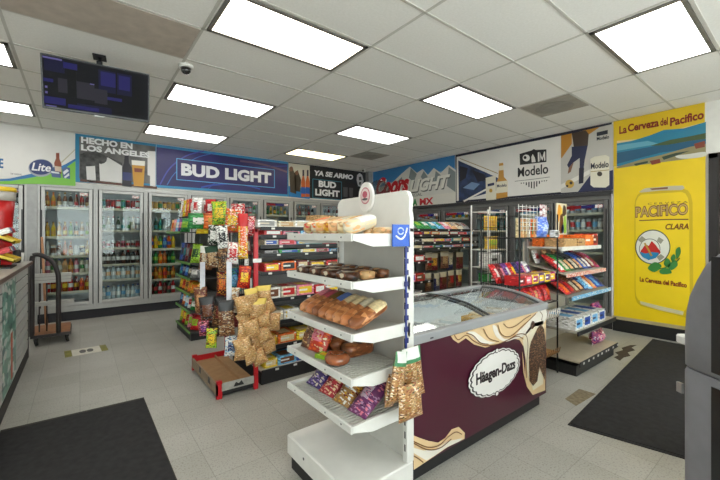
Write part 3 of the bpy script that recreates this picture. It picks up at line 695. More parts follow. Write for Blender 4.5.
f.poly('person_picture', [(579.4, 168), (584.4, 168), (583.6, 183), (579, 184)], 5, pm((24, 28, 50)))
f.poly('photo_area', [(561.2, 184.6), (590, 169.5), (590, 174), (561.2, 189)], 4, pm((226, 222, 214)))
f.poly('photo_area', [(578, 192), (590, 176), (613.2, 170), (613.2, 189.5)], 3, pm((34, 40, 80)))
f.polys('ball_picture', [ellipse(570, 184, 4.4, 4.2, 18)], 6, pm((198, 160, 70)))
f.polys('ball_picture', [ellipse(571.4, 183, 1.6, 1.7, 8), ellipse(567.6, 186, 1.2, 1.2, 8)], 7, pm((60, 44, 34)))
f.poly('can_picture', [(590.6, 159), (595, 156.6), (606, 155), (609.6, 157), (609.6, 185), (606, 187.6), (594, 187.4), (590.8, 185)], 6, pm((230, 224, 204)))
f.text('Modelo', (591.2, 163.4, 169.4), 609, 8, pm((40, 44, 60)), bold=0.02)
f.polys('can_picture', [ellipse(600, 174, 2.6, 2.4, 14)], 7, pm((70, 62, 50)))
f.polys('can_picture', [[(591, 171.4), (609.4, 169.6), (609.4, 170.4), (591, 172.2)]], 7, pm((180, 160, 110)))
f.polys('crest', [[(597, 132.6), (608, 130), (608, 134), (597, 136.4)]], 5, pm((34, 38, 50)))
f.text('Modelo', (597.0, 137.2, 140.8), 609.4, 5, pm((34, 38, 50)), bold=0.03)

f = rb('banner', 'landscape banner reading La Cerveza del Pacifico over a painted bay', 1.83, 0.875, 2.345, 2.995)
f.rect('sheet', 0, 0, f.w, f.h, 0, pm((226, 190, 36)))
f.poly('sky_glow', [(617, 141), (640, 139), (670, 131), (706, 122), (706, 128), (617, 147)], 1, pm((232, 200, 150)))
f.poly('sea_picture', [(617, 143.5), (632, 141), (650, 135.5), (664, 130), (684, 128.5), (706, 122), (706, 147), (680, 152), (640, 163), (617, 166.5)], 2, pm((44, 130, 160)))
f.poly('sea_picture', [(617, 153), (650, 147), (690, 138), (706, 136), (706, 146), (660, 153), (617, 164)], 3, pm((34, 92, 124)))
f.poly('sea_picture', [(617, 145.5), (634, 143), (648, 141), (660, 144), (640, 147), (617, 151)], 3, pm((104, 170, 190)))
f.poly('hill_picture', [(650, 146), (670, 140), (692, 136), (706, 133), (706, 139), (690, 141), (668, 145)], 4, pm((70, 90, 54)))
f.poly('shore_picture', [(617, 167), (640, 160), (662, 155), (690, 147), (706, 144), (706, 156), (680, 160), (640, 165), (617, 168.6)], 4, pm((150, 140, 100)))
f.polys('boat_picture', [spline([(676, 156), (690, 154), (705, 152), (706, 156), (692, 158.4), (680, 158.6)], 4)], 5, pm((216, 214, 200)))
f.polys('shore_picture', [[(650, 161), (660, 159), (661, 163), (652, 165)], [(694, 144), (705, 141), (705, 147), (696, 149)]], 5, pm((130, 60, 40)))
f.polys('shore_picture', [[(662, 157), (676, 153), (690, 151), (676, 156), (664, 160)], [(634, 164), (648, 161), (648, 163), (636, 166)]], 5, pm((56, 74, 60)))
MRN = pm((130, 34, 28))
f.text('La', (619.4, 126.5, 134.4), 627, 2, MRN, bold=0.03)
f.text('Cerveza', (628, 124.4, 132.2), 659, 2, MRN, bold=0.035)
f.text('del', (660.4, 118.6, 126.2), 668, 2, MRN, bold=0.03)
f.text('Pacifico', (670.2, 118.0, 126.6), 704, 2, MRN, bold=0.035, slope=0.02)

f = rb('banner', 'tall bright yellow banner with a giant Pacifico can picture', 1.825, 0.868, 0.215, 2.34)
YEL = pm((240, 206, 24))
f.rect('sheet', 0, 0, f.w, f.h, 0, YEL)
f.poly('can_side', [(634.6, 206), (635.4, 200), (637.6, 195), (641, 192), (684, 188.8), (688, 190.5), (691, 195), (692.6, 203), (693.4, 298), (692, 308), (689.6, 315), (687, 318), (641, 306), (637.4, 303), (635.4, 298), (634.8, 291)], 1, pm((212, 180, 30)))
f.poly('can_face', [(635.6, 207), (636.4, 201), (638.4, 197), (641.6, 194.6), (682, 192), (685.6, 193.6), (688, 198), (689.2, 205), (689.8, 294), (688.4, 303), (686, 309), (683.4, 312), (642, 302), (638.4, 299.6), (636.4, 296), (635.6, 290)], 2, pm((242, 210, 32)))
f.poly('can_rim', [(639.4, 191.6), (645, 188.4), (670, 186), (683, 185.6), (685, 188), (682, 190), (660, 190.6), (641, 192.6)], 3, pm((196, 186, 160)))
f.poly('can_rim', [(650, 188.6), (668, 187), (668, 189), (652, 190)], 4, pm((130, 84, 50)))
f.poly('can_rim', [(640, 301), (662, 306.5), (684, 311.5), (683, 315), (660, 310), (641, 304)], 3, pm((206, 196, 160)))
f.text('CERVEZA', (648, 203, 205.0), 688, 4, pm((120, 90, 40)), space=1.5)
f.text('PACIFICO', (635.5, 206.6, 218), 688.4, 5, pm((128, 84, 54)), bold=0.055, slope=0.018)
f.text('PACIFICO', (636.0, 207.6, 217), 688.0, 6, pm((206, 172, 100)), bold=0.0, slope=0.018)
f.ribbon('rule', [(639.4, 220.6), (664, 219.6), (688.6, 219.4)], 0.014, 4, pm((110, 70, 40)))
f.text('CLARA', (665.6, 223.8, 229.6), 689, 4, pm((130, 80, 30)), bold=0.03, shear=0.25)
f.poly('life_ring', ellipse(653, 247, 17.6, 17.4, 40), 4, pm((60, 72, 60)))
f.poly('life_ring', ellipse(653, 247, 16.6, 16.4, 40), 5, pm((226, 226, 214)))
f.poly('ring_picture', ellipse(650, 249, 10.6, 10.4, 32), 6, pm((70, 70, 60)))
f.poly('ring_picture', ellipse(650, 249, 10, 9.8, 32), 7, pm((226, 226, 214)))
f.poly('ring_picture', [(641, 251), (646, 244), (649, 246), (652, 241), (656, 245), (661, 252), (660, 254), (641, 254)], 8, pm((196, 44, 40)))
f.poly('ring_picture', [(640.4, 252), (646, 253.4), (652, 252), (659.6, 252.6), (656, 258), (649, 260), (643, 257)], 9, pm((40, 130, 180)))
f.ribbon('ring_picture', [(645, 243), (649, 250), (652, 256)], 0.02, 10, pm((190, 150, 60)))
f.polys('ring_band', [[(638, 240), (642, 236), (646, 239), (642, 243)], [(659, 237), (664, 240), (661, 244), (657, 241)], [(661, 254), (665, 257), (660, 261), (657, 257)]], 6, pm((150, 150, 130)))
LEAF = pm((60, 130, 60))
f.polys('leaf', [spline(p, 4) for p in ([(664, 264), (667, 258), (671, 262), (669, 268)], [(668, 266), (675, 260), (678, 265), (672, 270)], [(648, 268), (655, 262), (662, 266), (655, 272)], [(660, 270), (668, 268), (672, 273), (662, 274)], [(676, 250), (680, 247), (681, 253), (677, 259)], [(671, 258), (674, 254), (676, 258), (673, 262)])], 7, LEAF)
f.ribbon('stem', [(652, 270), (664, 268), (674, 264), (680, 258)], 0.012, 6, pm((60, 100, 50)))
f.text('La Cerveza del Pacifico', (640, 276.6, 281.4), 687, 5, MRN, bold=0.03, slope=-0.03)
# ------------------------------------------------------------------ package shapes
def bag(w, h, t, c, lab, acc=None, header=None, v0=0.28, v1=0.72, u0=0.3, seed=0, scale=44, hedge=None):
    """pillow pack standing on its lower seam, printed face towards -Y"""
    rn = random.Random(seed + int(w * 1000) * 7 + int(h * 1000))
    NX, NZ = 10, 14
    b = MB(); ms = []
    vs = []; fs = []
    wr = [[rn.uniform(0.8, 1.12) for _ in range(NX + 1)] for _ in range(NZ + 1)]
    for side in (-1, 1):
        for j in range(NZ + 1):
            v = j / NZ
            for i in range(NX + 1):
                u = i / NX
                T = t / 2 * (max(0, 4 * u * (1 - u))) ** 0.55 * (max(0, math.sin(math.pi * min(1, max(0, (v - 0.04) / 0.92)))) ** 0.55) * wr[j][i] + 0.0008
                ww = w * (1 - 0.07 * math.sin(math.pi * v))
                vs.append(((u - 0.5) * ww, side * T, v * h))
    n = (NX + 1) * (NZ + 1)
    for s_ in (0, 1):
        for j in range(NZ):
            for i in range(NX):
                a = s_ * n + j * (NX + 1) + i
                q = (a, a + 1, a + NX + 2, a + NX + 1)
                fs.append(q if s_ == 0 else q[::-1])
                u, v = (i + 0.5) / NX, (j + 0.5) / NZ
                ms.append((2 if 0.1 < u < 0.9 and 0.78 < v < 0.97 else 3) if header and v > 0.72 else (1 if abs(u - 0.5) < u0 and v0 < v < v1 else 0))
    rim = [i for i in range(NX + 1)] + [j * (NX + 1) + NX for j in range(1, NZ + 1)] + [NZ * (NX + 1) + i for i in range(NX - 1, -1, -1)] + [j * (NX + 1) for j in range(NZ - 1, 0, -1)]
    for k in range(len(rim)):
        a, c_ = rim[k], rim[(k + 1) % len(rim)]
        fs.append((a, n + a, n + c_, c_)); ms.append(0)
    b.add(vs, fs, ms, True)
    return b.mesh('bag', [printed(c, acc, scale), printed(lab, acc or (c, lab, lab), scale * 1.6, share=0.35) if lab != c else printed(c, acc, scale), mat(header or lab, 0.4), mat(hedge or header or lab, 0.4)])
def pbox(w, d, h, c, lab, acc='white', side=None):
    """carton, printed panel on the front (-Y) and on the top"""
    b = MB(); y = -d / 2
    X = [-w / 2, -w * 0.38, w * 0.1, w * 0.38, w / 2]; Z = [0, h * 0.18, h * 0.42, h * 0.6, h * 0.84, h]
    vs = [(x, y, z) for z in Z for x in X]; fs = []; ms = []
    for j in range(5):
        for i in range(4):
            fs.append((j * 5 + i, j * 5 + i + 1, j * 5 + i + 6, j * 5 + i + 5))
            ms.append(1 if 0 < j < 4 and 0 < i < 3 and not (j == 2 and i == 1) else (2 if j == 2 and i == 1 or (j == 4 and i == 3) else 0))
    b.add(vs, fs, ms)
    b.add([(-w / 2, y, 0), (w / 2, y, 0), (w / 2, -y, 0), (-w / 2, -y, 0), (-w / 2, y, h), (w / 2, y, h), (w / 2, -y, h), (-w / 2, -y, h)],
          [(3, 2, 1, 0), (4, 5, 6, 7), (1, 2, 6, 5), (2, 3, 7, 6), (3, 0, 4, 7)], 0)
    b.add([(-w * 0.3, y * 0.6, h + 0.0006), (w * 0.3, y * 0.6, h + 0.0006), (w * 0.3, -y * 0.6, h + 0.0006), (-w * 0.3, -y * 0.6, h + 0.0006)], [(0, 1, 2, 3)], 1)
    return b.mesh('carton', [printed(c, None, 45, 0.4, 0.3), mat(lab, 0.4, noise=0.2, scale=50), mat(acc, 0.4)])
def loaf(l, w, h, c, lab, acc=None, lab_at=(0.25, 0.9)):
    """wrapped loaf lying along X, label on the upper part of one end"""
    b = MB(); NS, NK = 12, 16; vs = []; fs = []; ms = []
    for i in range(NS + 1):
        s_ = -1 + 2 * i / NS
        k = (1 - abs(s_) ** 5) ** 0.35 if abs(s_) < 1 else 0.05
        for q in range(NK):
            t = 2 * math.pi * q / NK
            cx_, cz = math.cos(t), math.sin(t)
            sx = math.copysign(abs(cx_) ** 0.55, cx_); sz = math.copysign(abs(cz) ** 0.55, cz)
            vs.append((s_ * l / 2, sx * w / 2 * k, h / 2 + sz * h / 2 * k))
    for i in range(NS):
        s_ = -1 + 2 * (i + 0.5) / NS
        for q in range(NK):
            a, c_ = i * NK + q, i * NK + (q + 1) % NK
            fs.append((a, c_, c_ + NK, a + NK))
            ms.append(1 if lab_at[0] < s_ < lab_at[1] and 1 <= q <= 6 else 0)
    b.add(vs, fs, ms, True)
    b.add([vs[k] for k in range(NK)], [tuple(range(NK))[::-1]], 0); b.add([vs[NS * NK + k] for k in range(NK)], [tuple(range(NK))], 0)
    return b.mesh('loaf', [printed(c, acc, 34, 0.3), mat(lab, 0.4, noise=0.2, scale=60)])
MC = {}
def mk(fn, *a, **k):
    key = (fn.__name__, a, tuple(sorted(k.items())))
    if key not in MC: MC[key] = fn(*a, **k)
    return MC[key]
bagm = lambda *a, **k: mk(bag, *a, **k)
boxm = lambda *a, **k: mk(pbox, *a, **k)
loafm = lambda *a, **k: mk(loaf, *a, **k)
def at_y(px, py, y):
    d = FWD + RGT * ((px - CX) / FPX); t = y / d.y
    return d.x * t, CAMH + (HY - py) / FPX * t

# ------------------------------------------------------------------ white bread rack at the end of the ice cream freezer
WHM = mat((222, 221, 216), 0.35, noise=0.03)
WHS = mat((206, 204, 196), 0.4, noise=0.04)
X0, X1, Y0, Y1 = 0.97, 1.38, 1.31, 1.95
br = thing('bread_rack', 'white metal bread rack with five tilted shelves beside the ice cream freezer', 'shelf rack', ((X0 + X1) / 2, (Y0 + Y1) / 2, 0))
part('kick_plate', MB().box(X0 + 0.02, Y0 + 0.02, 0, X1, Y1 - 0.02, 0.095), mat((28, 28, 28), 0.6), br, w=True)
bd = part('base_deck', MB().box(X0, Y0, 0.085, X1 - 0.002, Y1, 0.2), WHM, br, w=True, bevel=0.006)
part('deck_hole', MB().cyl((X0 - 0.001, Y1 - 0.2, 0.15), (X0 + 0.004, Y1 - 0.2, 0.15), 0.008), mat('charcoal', 0.5), bd, w=True)
part('back_panel', MB().box(X1 - 0.022, Y0 + 0.03, 0.2, X1 - 0.008, Y1 - 0.03, 1.42), mat((204, 202, 196), 0.45, noise=0.03), br, w=True)
for y in (Y0, Y1 - 0.035):
    u = part('upright', MB().box(X1 - 0.05, y, 0.2, X1, y + 0.035, 1.42), WHM, br, w=True, bevel=0.003)
    for k in range(17):
        part('slot', MB().box(X1 - 0.0515, y + 0.013, 0.26 + 0.067 * k, X1 - 0.049, y + 0.021, 0.295 + 0.067 * k), mat('charcoal', 0.6), u, w=True)
hp = spline([(Y1 + 0.02, 1.40), (Y1 + 0.02, 1.58)], 2, False) + [(Y1 + 0.012, 1.592), (Y1 - 0.02, 1.612)] + [(Y0 + 0.04, 1.618), (Y0 + 0.02, 1.608), (Y0 + 0.004, 1.575), (Y0 + 0.008, 1.51), (Y0 + 0.0, 1.47), (Y0 + 0.0, 1.40)]
part('header_board', MB().prism([(p[0], p[1]) for p in hp], X1 - 0.03, X1 - 0.004, M=Matrix(((0, 0, 1, 0), (1, 0, 0, 0), (0, 1, 0, 0), (0, 0, 0, 1)))), mat((228, 227, 222), 0.4, noise=0.02), br, w=True)
MYZ = Matrix(((0, 0, 1, 0), (1, 0, 0, 0), (0, 1, 0, 0), (0, 0, 0, 1)))
def disc_yz(cy, cz, a, b_, x0, x1, n=28, top=False):
    p = ellipse(cy, cz, a, b_, n)
    if top: p = [q for q in p if q[1] >= cz - 1e-6]
    return MB().prism(p, x0, x1, M=MYZ)
sg = part('round_sign', disc_yz(1.655, 1.605, 0.066, 0.088, X1 - 0.05, X1 - 0.034), mat((232, 230, 226), 0.4), br, w=True, label='white oval sign with a pink ring emblem')
part('sign_ring', disc_yz(1.655, 1.613, 0.043, 0.05, X1 - 0.052, X1 - 0.05), mat((196, 130, 140), 0.5), sg, w=True)
part('sign_ring', disc_yz(1.655, 1.613, 0.036, 0.042, X1 - 0.0535, X1 - 0.052), mat((228, 208, 208), 0.5), sg, w=True)
part('emblem', disc_yz(1.655, 1.62, 0.022, 0.02, X1 - 0.055, X1 - 0.0535), mat((190, 90, 110), 0.5), sg, w=True)
part('emblem', disc_yz(1.655, 1.592, 0.026, 0.007, X1 - 0.055, X1 - 0.0535), mat((90, 80, 84), 0.5), sg, w=True)
part('clear_plate', disc_yz(1.58, 1.615, 0.10, 0.085, X1 - 0.022, X1 - 0.014, top=True), glass((205, 205, 205), 1.0, 'smoked_plastic'), br, w=True)
SZ = [1.39, 1.17, 0.93, 0.725, 0.51]
for i, z in enumerate(SZ):
    sh = part('shelf', MB().box(X0 + 0.012, Y0 + 0.014, z - 0.03, X1 - 0.05, Y1 - 0.014, z - 0.018), WHS, br, w=True, label=['topmost shelf, level with the eye', 'second shelf of dark rolls', 'third shelf of pastry packs', 'fourth shelf with ribbed deck', 'lowest shelf of snack bags'][i])
    part('front_rail', MB().box(X0, Y0, z - 0.036, X0 + 0.012, Y1, z), WHM, sh, w=True, bevel=0.002)
    for y in (Y0, Y1 - 0.012):
        prof = [(X0 + 0.006, z - 0.03), (X0 + 0.006, z - 0.003), (X0 + 0.1, z + 0.0), (X1 - 0.05, z + 0.0), (X1 - 0.03, z - 0.005), (X1 - 0.03, z - 0.075), (X1 - 0.06, z - 0.062), (X0 + 0.13, z - 0.062)]
        part('bracket', MB().prism(prof, -y - 0.012, -y, M=Matrix(((1, 0, 0, 0), (0, 0, -1, 0), (0, 1, 0, 0), (0, 0, 0, 1)))), WHM, sh, w=True)
    if i >= 3:
        rb_ = MB()
        for k in range(26): rb_.box(X0 + 0.014, Y0 + 0.03 + 0.0225 * k, z - 0.018, X1 - 0.052, Y0 + 0.038 + 0.0225 * k, z - 0.012)
        o = part('deck_rib', rb_, mat((196, 194, 188), 0.4), sh, w=True); o['kind'] = 'stuff'
    for k, yy in enumerate((Y0 + 0.08, Y0 + 0.22, Y1 - 0.1)):
        part('rail_screw', MB().cyl((X0 - 0.001, yy, z - 0.018), (X0 + 0.003, yy, z - 0.018), 0.0045, n=8), mat('charcoal', 0.5), sh, w=True)
bp = part('blue_plate', MB().box(1.21, Y0 - 0.02, 1.325, 1.325, Y0 - 0.012, 1.435), mat((32, 88, 190), 0.35), br, w=True, label='blue sign plate with a white curl')
sw = MB()
for p in (spline([(1.228, 1.378), (1.262, 1.362), (1.29, 1.378), (1.308, 1.418)], 5, False),):
    sw.tube([(q[0], Y0 - 0.0205, q[1]) for q in p], 0.005, 6)
part('curl', sw, mat('white', 0.4), bp, w=True)
part('curl', MB().tube([(q[0], Y0 - 0.0205, q[1]) for q in ellipse(1.262, 1.402, 0.02, 0.016, 14)], 0.0035, 6), mat((200, 214, 236), 0.4), bp, w=True)
cs = part('clip_strip', MB().box(1.31, Y0 - 0.008, 0.78, 1.32, Y0 - 0.004, 1.34), mat((40, 60, 140), 0.4), br, w=True, label='blue plastic clip strip')
for k in range(9): part('clip', MB().box(1.303, Y0 - 0.012, 0.83 + 0.058 * k, 1.328, Y0 - 0.004, 0.855 + 0.058 * k), mat((40, 48, 110), 0.4), cs, w=True)

RX = -math.pi / 2
G1 = 'bread and cakes on the white bread rack'
LV = [('tan', 'orange', 'red'), ('beige', 'tan', 'orange'), ('peach', 'tan', 'gold'), ('gold', 'tan', 'amber'), ('peach', 'beige', 'tan'), ('cream', 'gold', 'tan'), ('beige', 'white', 'peach')]
LN = ['orange and red bread bag farthest left on the eye-level white shelf', 'pale grey wrapped loaf next to the orange bread bag', 'peach wrapped loaf third from left on the eye-level white shelf',
      'golden wrapped loaf in the middle of the eye-level white shelf', 'peach loaf leaning right of the golden loaf', 'cream loaf with yellow label leaning near the white header board', 'pale loaf with white bag end, last of the leaning loaves']
for k, (c, l, a) in enumerate(LV):
    put(loafm(0.21, 0.07, 0.07, c, l, (a, c, 'cream'), lab_at=(-0.2, 0.95)), 'bread_loaf', LN[k], 'bread', (1.13 + 0.01 * (k % 2), 1.845 - 0.066 * k, 1.405), 0.0, G1, ry=math.radians(-14), rx=math.radians(14))
for k in range(2):
    put(loafm(0.16, 0.06, 0.05, 'tan', 'beige', ('peach', 'cream')), 'bread_roll', ['tan wrapped roll lying near the blue sign plate', 'tan wrapped roll just left of the near tan roll'][k], 'bread', (1.245 - 0.012 * k, 1.385 + 0.062 * k, 1.3725), 0, G1)
# dark wrapped rolls
for k in range(8):
    x, y = (1.055, 1.155)[k % 2] + 0.008 * (k // 2 % 2), 1.87 - 0.135 * (k // 2)
    c = 'tan' if k == 7 else 'darkbrown'
    put(loafm(0.13, 0.085, 0.048, c, 'brown' if k % 3 else 'grey', ('charcoal', 'brown', 'beige') if k < 7 else ('peach', 'brown')), 'cake_roll',
        '%s wrapped cake roll, %s from left, %s row of second white shelf' % ('tan' if k == 7 else 'dark brown', ORD[k // 2], 'front' if k % 2 == 0 else 'back'), 'cake', (x, y, 1.1525), math.pi / 2, G1)
    if k < 4:
        put(loafm(0.12, 0.07, 0.055, 'brown', 'grey', ('charcoal', 'darkbrown', 'tan')), 'cake_roll', 'brown wrapped cake roll piled %s on the dark rolls of the second white shelf' % ORD[k], 'cake',
            (1.26, 1.84 - 0.13 * k, 1.1525), math.pi / 2, G1)
# pastry packs
PL = ['pink', (206, 90, 110), (120, 92, 40), (90, 120, 190), 'cream', 'cream', 'beige', 'cream']
PN = ['pink labelled pastry pack leftmost on the third white shelf', 'dark pink labelled pastry pack next to the leftmost one', 'brown pastry pack with olive label on the third white shelf', 'brown pastry pack with blue label on the third white shelf',
      'large brown pastry pack with cream label on the third white shelf', 'narrow pastry pack right of the large cream label pack', 'beige labelled pastry pack second from the post, third white shelf', 'cream labelled pastry pack nearest the post, third white shelf']
for k in range(8):
    me = loafm(0.25, 0.074, 0.048, [(196, 132, 82), (186, 116, 68), (130, 76, 42), (176, 110, 62), (190, 124, 76)][k % 5], PL[k], ((206, 144, 94), (160, 98, 56)), lab_at=(0.2, 0.97))
    o = put(me, 'pastry_pack', PN[k], 'pastry', (1.13, 1.865 - 0.069 * k, 0.972), 0, G1, ry=math.radians(-22), rx=math.radians(22))
# fourth shelf
put(bagm(0.15, 0.2, 0.09, (196, 60, 40), 'pink', ('orange', 'red', 'cream')), 'bread_bag', 'red and orange bread bag with pink label on the fourth white shelf', 'bread', (1.06, 1.765, 0.7145), -1.4, G1, rx=-0.5)
for k in range(3):
    put(loafm(0.2, 0.1, 0.075, (134, 76, 42), (96, 52, 30), ('brown', (176, 116, 70))), 'bread_loaf', ['brown loaf at the far back of the fourth white shelf', 'brown loaf in the middle back of the fourth white shelf', 'brown loaf behind the round bun on the fourth white shelf'][k], 'bread',
        (1.22, 1.84 - 0.125 * k, 0.714), 0.0, G1)
put(bagm(0.08, 0.16, 0.06, (110, 66, 44), 'brown', ('darkbrown', 'tan')), 'bread_bag', 'dark brown bread bag leftmost on the fourth white shelf', 'bread', (1.05, 1.885, 0.7145), -1.5, G1, rx=-0.5)
bun = MB().lathe([(0.0, 0.022), (0.012, 0.016), (0.02, 0.004), (0.045, 0.0), (0.066, 0.014), (0.068, 0.034), (0.052, 0.055), (0.03, 0.058), (0.015, 0.046), (0.0, 0.036)], 24).mesh('bun', mat((150, 84, 48), 0.18, noise=0.35, scale=30, coat=0.8))
put(bun, 'round_bun', 'shiny round brown bun alone at the front of the fourth white shelf', 'bread', (1.055, 1.545, 0.7145), 0, G1)
put(boxm(0.06, 0.09, 0.02, 'lime', 'yellow'), 'snack_box', 'small yellow green packet behind the round bun', 'snack', (1.05, 1.66, 0.7145), 0.3, G1)
# lowest shelf: snack bags
for k, (c, l, a, y, rz_, n) in enumerate((((74, 56, 116), 'grey', ((150, 130, 190), (40, 34, 80), 'beige'), 1.825, -1.5, 'dark purple and grey snack bag leftmost on the lowest white shelf'),
        ((172, 44, 54), (196, 150, 140), ((220, 160, 150), 'darkred', 'cream'), 1.685, -1.5, 'red snack bag second from left on the lowest white shelf'),
        ((160, 120, 70), (180, 200, 224), ('gold', 'darkred', 'white'), 1.545, -1.5, 'gold snack bag with pale blue face on the lowest white shelf'),
        ((116, 52, 104), (210, 190, 206), ((180, 140, 176), (80, 30, 80), 'pink'), 1.405, -1.5, 'large purple snack bag nearest the post on the lowest white shelf'))):
    put(bagm(0.135, 0.28, 0.085, c, l, a, seed=k, u0=0.22, scale=60), 'snack_bag', n, 'snack', (1.07, y, 0.5), rz_, 'snack bags on the white bread rack', rx=math.radians(-58))
NUT = ((170, 122, 72), ((222, 188, 140), (92, 54, 30), (140, 130, 80), (140, 74, 50), (232, 214, 190)))
for k, (px, py, hw, n) in enumerate(((395, 403, 0.11, 'bag of mixed nuts with green edged label, left one hanging on the rack post'), (415, 396, 0.12, 'bag of mixed nuts with green edged label hanging right over the burgundy panel'),
        (389, 407, 0.11, 'bag of mixed nuts hanging lowest left, behind the others'), (411, 419, 0.15, 'wide bag of mixed nuts hanging lowest on the rack post'))):
    y = (1.235, 1.262, 1.285, 1.205)[k]
    x, z = at_y(px, py, y)
    h = (0.235, 0.25, 0.15, 0.17)[k]
    put(bagm(hw, h, 0.05, NUT[0], 'tan', NUT[1], header=(222, 226, 220) if k < 2 else None, hedge=(60, 130, 84), seed=k, scale=85, u0=0.1), 'nut_bag', n, 'snack', (x, y, z), (0.25, -0.25, 0.4, -0.1)[k], 'nut bags hanging on the rack post', ry=(0.26, -0.12, 0.34, -0.06)[k])

# ------------------------------------------------------------------ ice cream freezer
FX0, FX1, FY0, FY1 = 1.405, 2.98, 1.37, 1.98
fz = thing('ice_cream_freezer', 'burgundy chest freezer with curved glass lids and a white scalloped oval logo', 'freezer', ((FX0 + FX1) / 2, (FY0 + FY1) / 2, 0))
BUR = mat((70, 15, 38), 0.28, noise=0.04, scale=3)
GRY = mat((150, 152, 154), 0.4, noise=0.03)
LIN = mat((226, 230, 232), 0.5, noise=0.04)
part('kick_plate', MB().box(FX0 + 0.03, FY0 + 0.04, 0, FX1 - 0.03, FY1 - 0.04, 0.1), mat((30, 30, 32), 0.6), fz, w=True)
part('cabinet', MB().box(FX0, FY0, 0.1, FX1, FY0 + 0.05, 0.79).box(FX0, FY1 - 0.05, 0.1, FX1, FY1, 0.87).box(FX0, FY0 + 0.05, 0.1, FX0 + 0.05, FY1 - 0.05, 0.8).box(FX1 - 0.05, FY0 + 0.05, 0.1, FX1, FY1 - 0.05, 0.8).box(FX0 + 0.05, FY0 + 0.05, 0.1, FX1 - 0.05, FY1 - 0.05, 0.14), BUR, fz, w=True)
part('frosted_liner', MB().box(FX0 + 0.05, FY0 + 0.05, 0.14, FX1 - 0.05, FY1 - 0.05, 0.70).box(FX0 + 0.05, FY0 + 0.05, 0.66, FX0 + 0.06, FY1 - 0.05, 0.8).box(FX1 - 0.06, FY0 + 0.05, 0.66, FX1 - 0.05, FY1 - 0.05, 0.8)
     .box(FX0 + 0.06, FY0 + 0.05, 0.66, FX1 - 0.06, FY0 + 0.06, 0.79).box(FX0 + 0.06, FY1 - 0.06, 0.66, FX1 - 0.06, FY1 - 0.05, 0.86), LIN, fz, w=True)
CURVE = spline([(FY0 - 0.012, 0.822), (FY0 + 0.09, 0.858), (FY0 + 0.22, 0.892), (FY0 + 0.41, 0.912), (FY0 + 0.55, 0.910), (FY1 + 0.01, 0.900)], 12, False)
rim = part('rim', MB().box(FX0 - 0.004, FY0 - 0.014, 0.78, FX1 + 0.006, FY0 + 0.035, 0.832), GRY, fz, w=True, bevel=0.006, seg=2)
part('rim', MB().box(FX0 - 0.004, FY1 - 0.045, 0.85, FX1 + 0.006, FY1 + 0.012, 0.908), GRY, fz, w=True, bevel=0.006, seg=2)
MXN = Matrix(((0, 0, 1, 0), (1, 0, 0, 0), (0, 1, 0, 0), (0, 0, 0, 1)))
for x in (FX0 - 0.004, FX1 - 0.03):
    part('rim', MB().prism([(FY0 - 0.012, 0.79), (FY1 + 0.012, 0.79)] + CURVE[::-1], x, x + 0.036, M=MXN), GRY, fz, w=True)
LG = glass((248, 250, 250), 1.0, 'lid_glass')
for (a, b_, dz, nm) in ((FX0 + 0.035, 2.21, 0.0, 'left glass lid'), (2.17, FX1 - 0.032, -0.012, 'right glass lid')):
    cv = [(p[0], p[1] + dz) for p in CURVE if FY0 + 0.02 < p[0] < FY1 - 0.01]
    prof = cv + [(p[0], p[1] - 0.005) for p in cv[::-1]]
    lid = part('lid', MB().prism(prof, a, b_, M=MXN), LG, fz, w=True, label=nm)
    for xx in (a, b_ - 0.014):
        part('lid_edge', MB().prism([(p[0], p[1] + 0.004) for p in cv] + [(p[0], p[1] - 0.01) for p in cv[::-1]], xx, xx + 0.014, M=MXN), mat((70, 72, 74), 0.4), lid, w=True)
part('vent_slot', MB().box(1.56, FY0 - 0.0155, 0.795, 1.585, FY0 - 0.013, 0.802), mat('charcoal', 0.5), rim, w=True)
part('rating_label', MB().box(2.02, FY1 - 0.035, 0.9085, 2.18, FY1 - 0.005, 0.9095), mat('white', 0.4), fz, w=True)
A = Flat('', '', '', (FX0, FY0, 0), 0, root=fz)
CRM = pm((226, 196, 150)); CW_ = pm((230, 224, 212)); BRW = pm((120, 78, 40)); 
q4 = lambda L: [(400 + x / 4, 260 + y / 4) for x, y in L]
q3 = lambda L: [(360 + x / 3.43, 340 + y / 3.43) for x, y in L]
A.poly('cream_art', q4([(203, 303), (212, 318), (232, 332), (262, 312), (296, 338), (340, 350), (400, 332), (446, 312), (478, 320), (496, 350), (502, 400), (500, 470)]) + q3([(556, 40), (560, 110), (572, 160), (592, 188), (634, 172)]) + [(545.4, 330), (545.8, 308.5)], 0, CRM)
A.poly('white_art', q4([(268, 290), (292, 286), (316, 300), (346, 322), (380, 330), (350, 336), (316, 330), (290, 308)]), 1, CW_, smooth=4)
A.poly('white_art', q4([(368, 262), (384, 266), (396, 296), (420, 316), (452, 306), (476, 282), (504, 254), (540, 218), (556, 200), (580, 194), (582, 236), (560, 262), (528, 268), (510, 290), (482, 310), (452, 316), (424, 326), (398, 318), (378, 298)]), 1, CW_, smooth=3)
A.poly('white_art', q3([(556, 0), (575, -40), (600, -60), (628, -66), (630, 60), (626, 150), (592, 172), (574, 120), (566, 60)]), 1, pm((232, 222, 196)))
A.poly('cream_art', q4([(420, 252), (450, 240), (490, 230), (470, 250), (440, 262), (424, 266)]), 2, CRM, smooth=3)
